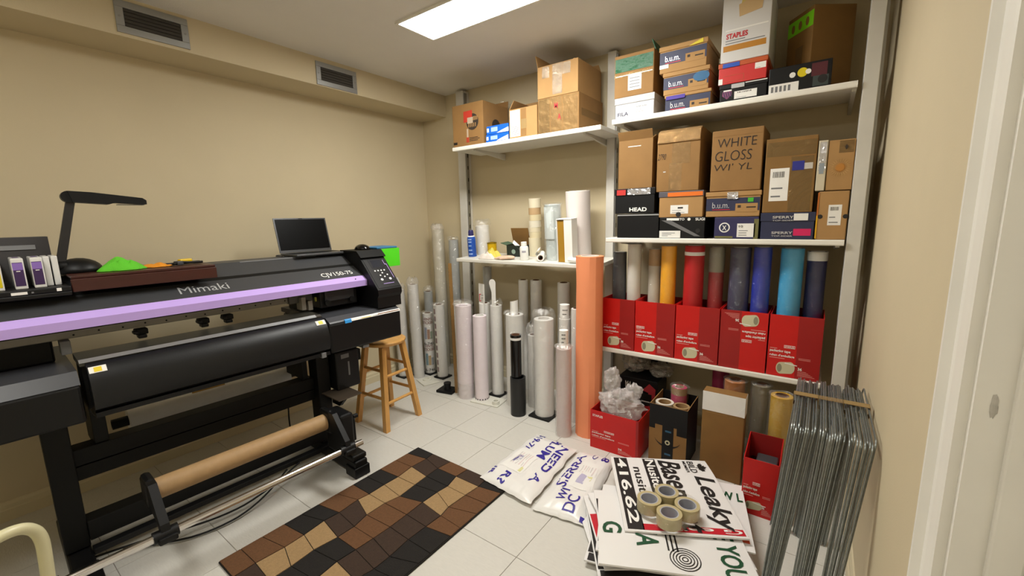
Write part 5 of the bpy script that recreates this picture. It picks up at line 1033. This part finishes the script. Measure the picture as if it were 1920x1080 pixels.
# cables under the printer
for k, pts in enumerate([[(.0, -.52, .10), (.05, -.75, .035), (.06, -.95, .02), (-.0, -1.2, .05), (-.04, -1.4, .06)], [(-.3, -.45, .36), (-.28, -.47, .2), (-.32, -.44, .06), (-.36, -.42, .012)], [(.02, -.6, .11), (.1, -.8, .02), (.12, -1.0, .012), (.04, -1.15, .012), (-.1, -1.3, .012)]]):
    Q = []
    for i in range(len(pts) - 1):
        for q in range(6): a, b = Vector(pts[i]), Vector(pts[i + 1]); Q.append(a.lerp(b, q / 6))
    Q.append(Vector(pts[-1])); Q = [sum((Q[max(0, min(len(Q) - 1, i + d))] for d in (-3, -2, -1, 0, 1, 2, 3)), Vector()) / 7 for i in range(len(Q))]
    MB(OFF).tube(Q, .0045, 8).build('cable', M_BLACK, P, 60)
def wl(x, y, z=0.):   # printer-frame point to world
    a = R(-2.5); v = Vector((x, y + .6)); return (math.cos(a) * v.x - math.sin(a) * v.y, -.6 + math.sin(a) * v.x + math.cos(a) * v.y, z)
# kraft take-up core
t = thing('paper_tube', 'brown kraft cardboard tube across the front of the printer stand', 'tube', wl(.152, -1.176, .335), R(-2.5))
MB().lathe([(.037, 0), (.043, 0), (.043, .713), (.037, .713)], (0, 0, 0), 32, True, 'y').build('tube', M_KRAFT, t, 40)
for y0 in (0.0, .703): MB().lathe([(.0, y0), (.0365, y0), (.0365, y0 + .01), (.0, y0 + .01)], (0, 0, 0), 24, False, 'y').build('end_plug', M_BLACK, t, 40)
# white media roll at the rear
t = thing('media_roll', 'white media roll hung behind the printer stand', 'roll', wl(-.42, -1.15, .455), R(-2.5)); MB().lathe([(.025, 0), (.055, 0), (.055, .76), (.025, .76)], (0, 0, 0), 32, True, 'y').build('paper', M_VWHITE, t, 40); MB().lathe([(.018, -.06), (.0245, -.06), (.0245, .82), (.018, .82)], (0, 0, 0), 20, True, 'y').build('core', M_BLACKM, t, 40)
t = thing('media_tray', 'pale metal plate with fixings above the rear media roll', 'plate', wl(-.38, -1.0, .545), R(-2.5)); B('plate', mat('plate_pale', '#b9b4a6', .4, .3), t, -.03, .03, .0, .6, .0, .012, .002); B('ochre_strip', mat('plate_ochre', '#b08b3c', .5), t, .031, .034, .1, .25, -.02, -.008)
for k in range(3): MB().cyl((.03, .12 + .16 * k, .006), (.034, .12 + .16 * k, .006), .005, seg=10).build('screw', M_INK, t)

# ---- things on the printer
TOPZ = 1.1955
t = thing('wooden_shelf_block', 'dark reddish wooden ledge lying on the printer top under the desk lamp', 'wooden ledge', wl(-.235, -1.285, 1.1955), R(-2.5)); B('board', M_DWOOD, t, -.215, .13, .005, .495, .0, .012, .003); B('front_panel', M_DWOOD, t, .115, .1345, .003, .497, -.052, -.0005, .003)
LZ = 1.1955 + .0125
t = thing('desk_lamp', 'black angular desk lamp with flat folding arm on the wooden ledge', 'lamp', wl(-.30, -1.24, LZ), R(-2.5))
MB().ball((.0, .005, .0), .075, .08, .06, 24, 12, lambda q: 1 if q.z >= 0 else .999).build('base', M_BLACK, t, 50)
MB().cyl((.03, -.10, .03), (.03, -.03, .03), .021, seg=18).build('base_hinge', M_BLACK, t, 40)
MB().prism([(-.066, .02), (-.036, .02), (.030, .30), (.002, .30)], .008, .03, 'x').build('arm', mat('lamp_arm', '#1d1b1c', .4), t)
MB().cyl((.0, .012, .315), (.04, .012, .315), .024, seg=20).build('elbow', M_BLACK, t, 40)
MB().prism([(.01, .3385), (.08, .335), (.245, .315), (.258, .305), (.258, .287), (.15, .292), (.13, .285), (.02, .2925)], -.01, .05, 'x').build('head', M_BLACK, t)
B('lamp_strip', mat('lamp_strip_grey', '#5a5b5d', .4), t, .0, .04, .16, .25, .2835, .2865)
bs = [c_ for c_ in t.children if c_.name.startswith('base')][0]
for v in bs.data.vertices: v.co.z = max(v.co.z, 0.)
def cloth(label, x, y, rx, ry, h, m, seed): return rag(label, *wl(x, y)[:2], rx, ry, h, m, seed, R(-2.5), base=LZ + .0005)
cloth('bright green microfibre cloth folded on the wooden ledge', -.21, -1.105, .06, .075, .042, mat('cloth_green', '#5ec22a', .9, bump=.4, bscale=300), 3)
cloth('orange rag beside the green cloth on the ledge', -.23, -.985, .05, .055, .012, mat('cloth_orange', '#d98a1c', .9), 6)
t = thing('pliers', 'black hand tool with yellow grip at the end of the wooden ledge', 'tool', wl(-.24, -.88, LZ + .0005), R(20)); B('grip', mat('grip_yellow', '#d8b30f', .4), t, -.03, -.005, -.01, .05, .004, .026, .006)
MB().tube([(.0, -.08, .008), (.012, -.03, .008), (.0, .03, .008), (.02, .065, .008)], .006, 8).build('handle', M_BLACK, t, 50); MB().tube([(.03, -.07, .008), (.015, -.03, .014), (.03, .03, .008), (.045, .06, .008)], .006, 8).build('handle', M_BLACK, t, 50); B('jaw', M_DGREY, t, .0, .03, -.05, -.02, .001, .02, .004)
# ink cartridges
for k, (yy, cc, lb) in enumerate([(-1.466, '#d8c410', 'translucent ink cartridge with yellow label at the left edge'), (-1.409, '#3a2250', 'translucent ink cartridge with dark purple label, left one'), (-1.361, '#3a2250', 'translucent ink cartridge with dark purple label, right one'), (-1.333, None, 'plain translucent ink cartridge beside the purple ones'), (-1.311, None, 'plain translucent ink cartridge at the right end of the tray')]):
    t = thing('ink_cartridge', lb, 'cartridge', wl(-.20, yy, 1.1725), R(-2.5), 'ink cartridges in the printer'); mm = mat('cartridge_milky', '#d9d8d4', .25)
    x1 = .08 if cc else .04
    B('shell', mm, t, -.08, x1, -.016 if cc else -.009, .016 if cc else .009, 0, .115, .003)
    if cc: B('label', mat('ink_label_' + cc[1:], cc, .4), t, x1, x1 + .0008, -.0135, .012, .012, .10); B('label_top', mat('ink_label_lilac', '#8667b5', .4) if k else mat('ink_label_yellow2', '#cfc25a', .4), t, x1 + .0008, x1 + .0014, -.0135, .012, .072, .098); B('label_line', M_WHITE, t, x1 + .0014, x1 + .0018, -.006, .004, .066, .069); B('top_label', mat('ink_label_top', '#5c4a70', .4), t, -.05, .03, -.008, .008, .1152, .116)
# laptop
t = thing('laptop', 'open grey laptop with a dark screen on top of the printer', 'laptop', wl(-.37, -.165, TOPZ), R(-2.5)); M_LAP = mat('laptop_grey', '#3f4042', .35, .3)
B('base', M_LAP, t, -.10, .115, -.168, .168, .002, .016, .004); B('keyboard', M_BLACKM, t, -.075, .03, -.15, .15, .016, .0168); B('touchpad', mat('touchpad_grey', '#333436', .4), t, .045, .105, -.05, .05, .016, .0165)
for q in ((-.07, -.13), (-.07, .13), (.1, -.13), (.1, .13)): MB().cyl((q[0], q[1], 0), (q[0], q[1], .0022), .008, seg=10).build('rubber_foot', M_BLACKM, t)
lx = -.102; a = R(14); dx, dz = -math.sin(a), math.cos(a)
def lidp(s, l): return (lx + dx * s + dz * l, .017 + dz * s - dx * l)
lid = MB().prism([lidp(0, 0), lidp(.222, 0), lidp(.222, -.006), lidp(0, -.006)], -.168, .168).build('screen_lid', M_LAP, t); MB().prism([lidp(.016, .0002), lidp(.214, .0002), lidp(.214, .0008), lidp(.016, .0008)], -.16, .16).build('screen', mat('screen_black', '#030303', .35, spec=.08), lid); MB().prism([lidp(.216, .0002), lidp(.221, .0002), lidp(.221, .001), lidp(.216, .001)], -.012, .012).build('webcam', M_BLACKM, lid)
MB().tube([(-.08, -.17, .008), (-.08, -.2, .008), (-.05, -.215, .006), (-.0, -.2, .005)], .003, 6).build('power_plug', M_BLACK, t, 50)
t = thing('computer_mouse', 'black computer mouse on top of the control panel', 'mouse', wl(-.20, .065, 1.2178), R(-2.5)); MB().ball((0, 0, 0), .06, .045, .035, 20, 12, lambda q: 1).build('shell', M_GLOSSK, t, 50); MB().cyl((.02, 0, .022), (.035, 0, .022), .006, seg=10).build('wheel', M_DGREY, t)
for o in t.children:
    for v in o.data.vertices: v.co.z = max(v.co.z, 0.)
t = thing('mouse_pad', 'blue topped pad behind the mouse', 'pad', wl(-.20, .13, 1.2176), R(-2.5)); B('pad', mat('pad_blue', '#2c6c98', .5), t, -.09, .08, -.01, .15, .0, .012, .004)
t = thing('file_folder', 'bright green plastic folder hanging over the printer end', 'folder', wl(-.12, .147, 1.2165), R(-2.5)); B('front_leaf', mat('folder_green', '#4fd01f', .35), t, .0, .004, .0, .145, -.12, .0, .001); B('back_leaf', mat('folder_green2', '#36a815', .35), t, -.012, -.008, .0, .15, -.11, .0, .001); B('spine', mat('folder_green2', '#36a815'), t, -.0075, -.0005, .0, .145, -.004, .0)

# ================================================================== CHAIR AT THE LEFT EDGE
t = thing('plastic_chair', 'cream tube-framed chair cut off at the lower left corner', 'chair', (.480, -1.912, 0), R(24))
M_CREAM = mat('chair_cream', '#ccc6a0', .35)
def smooth_path(P_, n=6):
    P_ = [Vector(p) for p in P_]; out = []
    for i in range(len(P_) - 1):
        p0, p1, p2, p3 = P_[max(i - 1, 0)], P_[i], P_[i + 1], P_[min(i + 2, len(P_) - 1)]
        for k in range(n):
            u = k / n; out.append(.5 * ((2 * p1) + (p2 - p0) * u + (2 * p0 - 5 * p1 + 4 * p2 - p3) * u * u + (3 * p1 - p0 - 3 * p2 + p3) * u ** 3))
    return out + [P_[-1]]
for x in (-.25, .25): MB().tube(smooth_path([(x, -.22, .57), (x, .0, .592), (x, .13, .605), (x, .21, .618), (x, .265, .618), (x, .30, .60), (x, .318, .56), (x, .318, .48), (x, .305, .25), (x, .30, .001)]), .0145, 14).build('arm_and_leg', M_CREAM, t, 60)
def smooth_path(P_, n=6):
    P_ = [Vector(p) for p in P_]; out = []
    for i in range(len(P_) - 1):
        p0, p1, p2, p3 = P_[max(i - 1, 0)], P_[i], P_[i + 1], P_[min(i + 2, len(P_) - 1)]
        for k in range(n):
            u = k / n; out.append(.5 * ((2 * p1) + (p2 - p0) * u + (2 * p0 - 5 * p1 + 4 * p2 - p3) * u * u + (3 * p1 - p0 - 3 * p2 + p3) * u ** 3))
    return out + [P_[-1]]
for x in (-.25, .25): MB().tube([(x, -.22, .57), (x, -.24, .42), (x, -.26, .2), (x, -.28, .001)], .0145, 12).build('rear_leg', M_CREAM, t, 60)
MB().box(-.235, .235, -.235, .25, .41, .435, .012).build('seat', M_CREAM, t); MB().prism([(-.2, .436), (-.225, .436), (-.31, .86), (-.29, .865)], -.235, .235, 'x').build('backrest', M_CREAM, t)
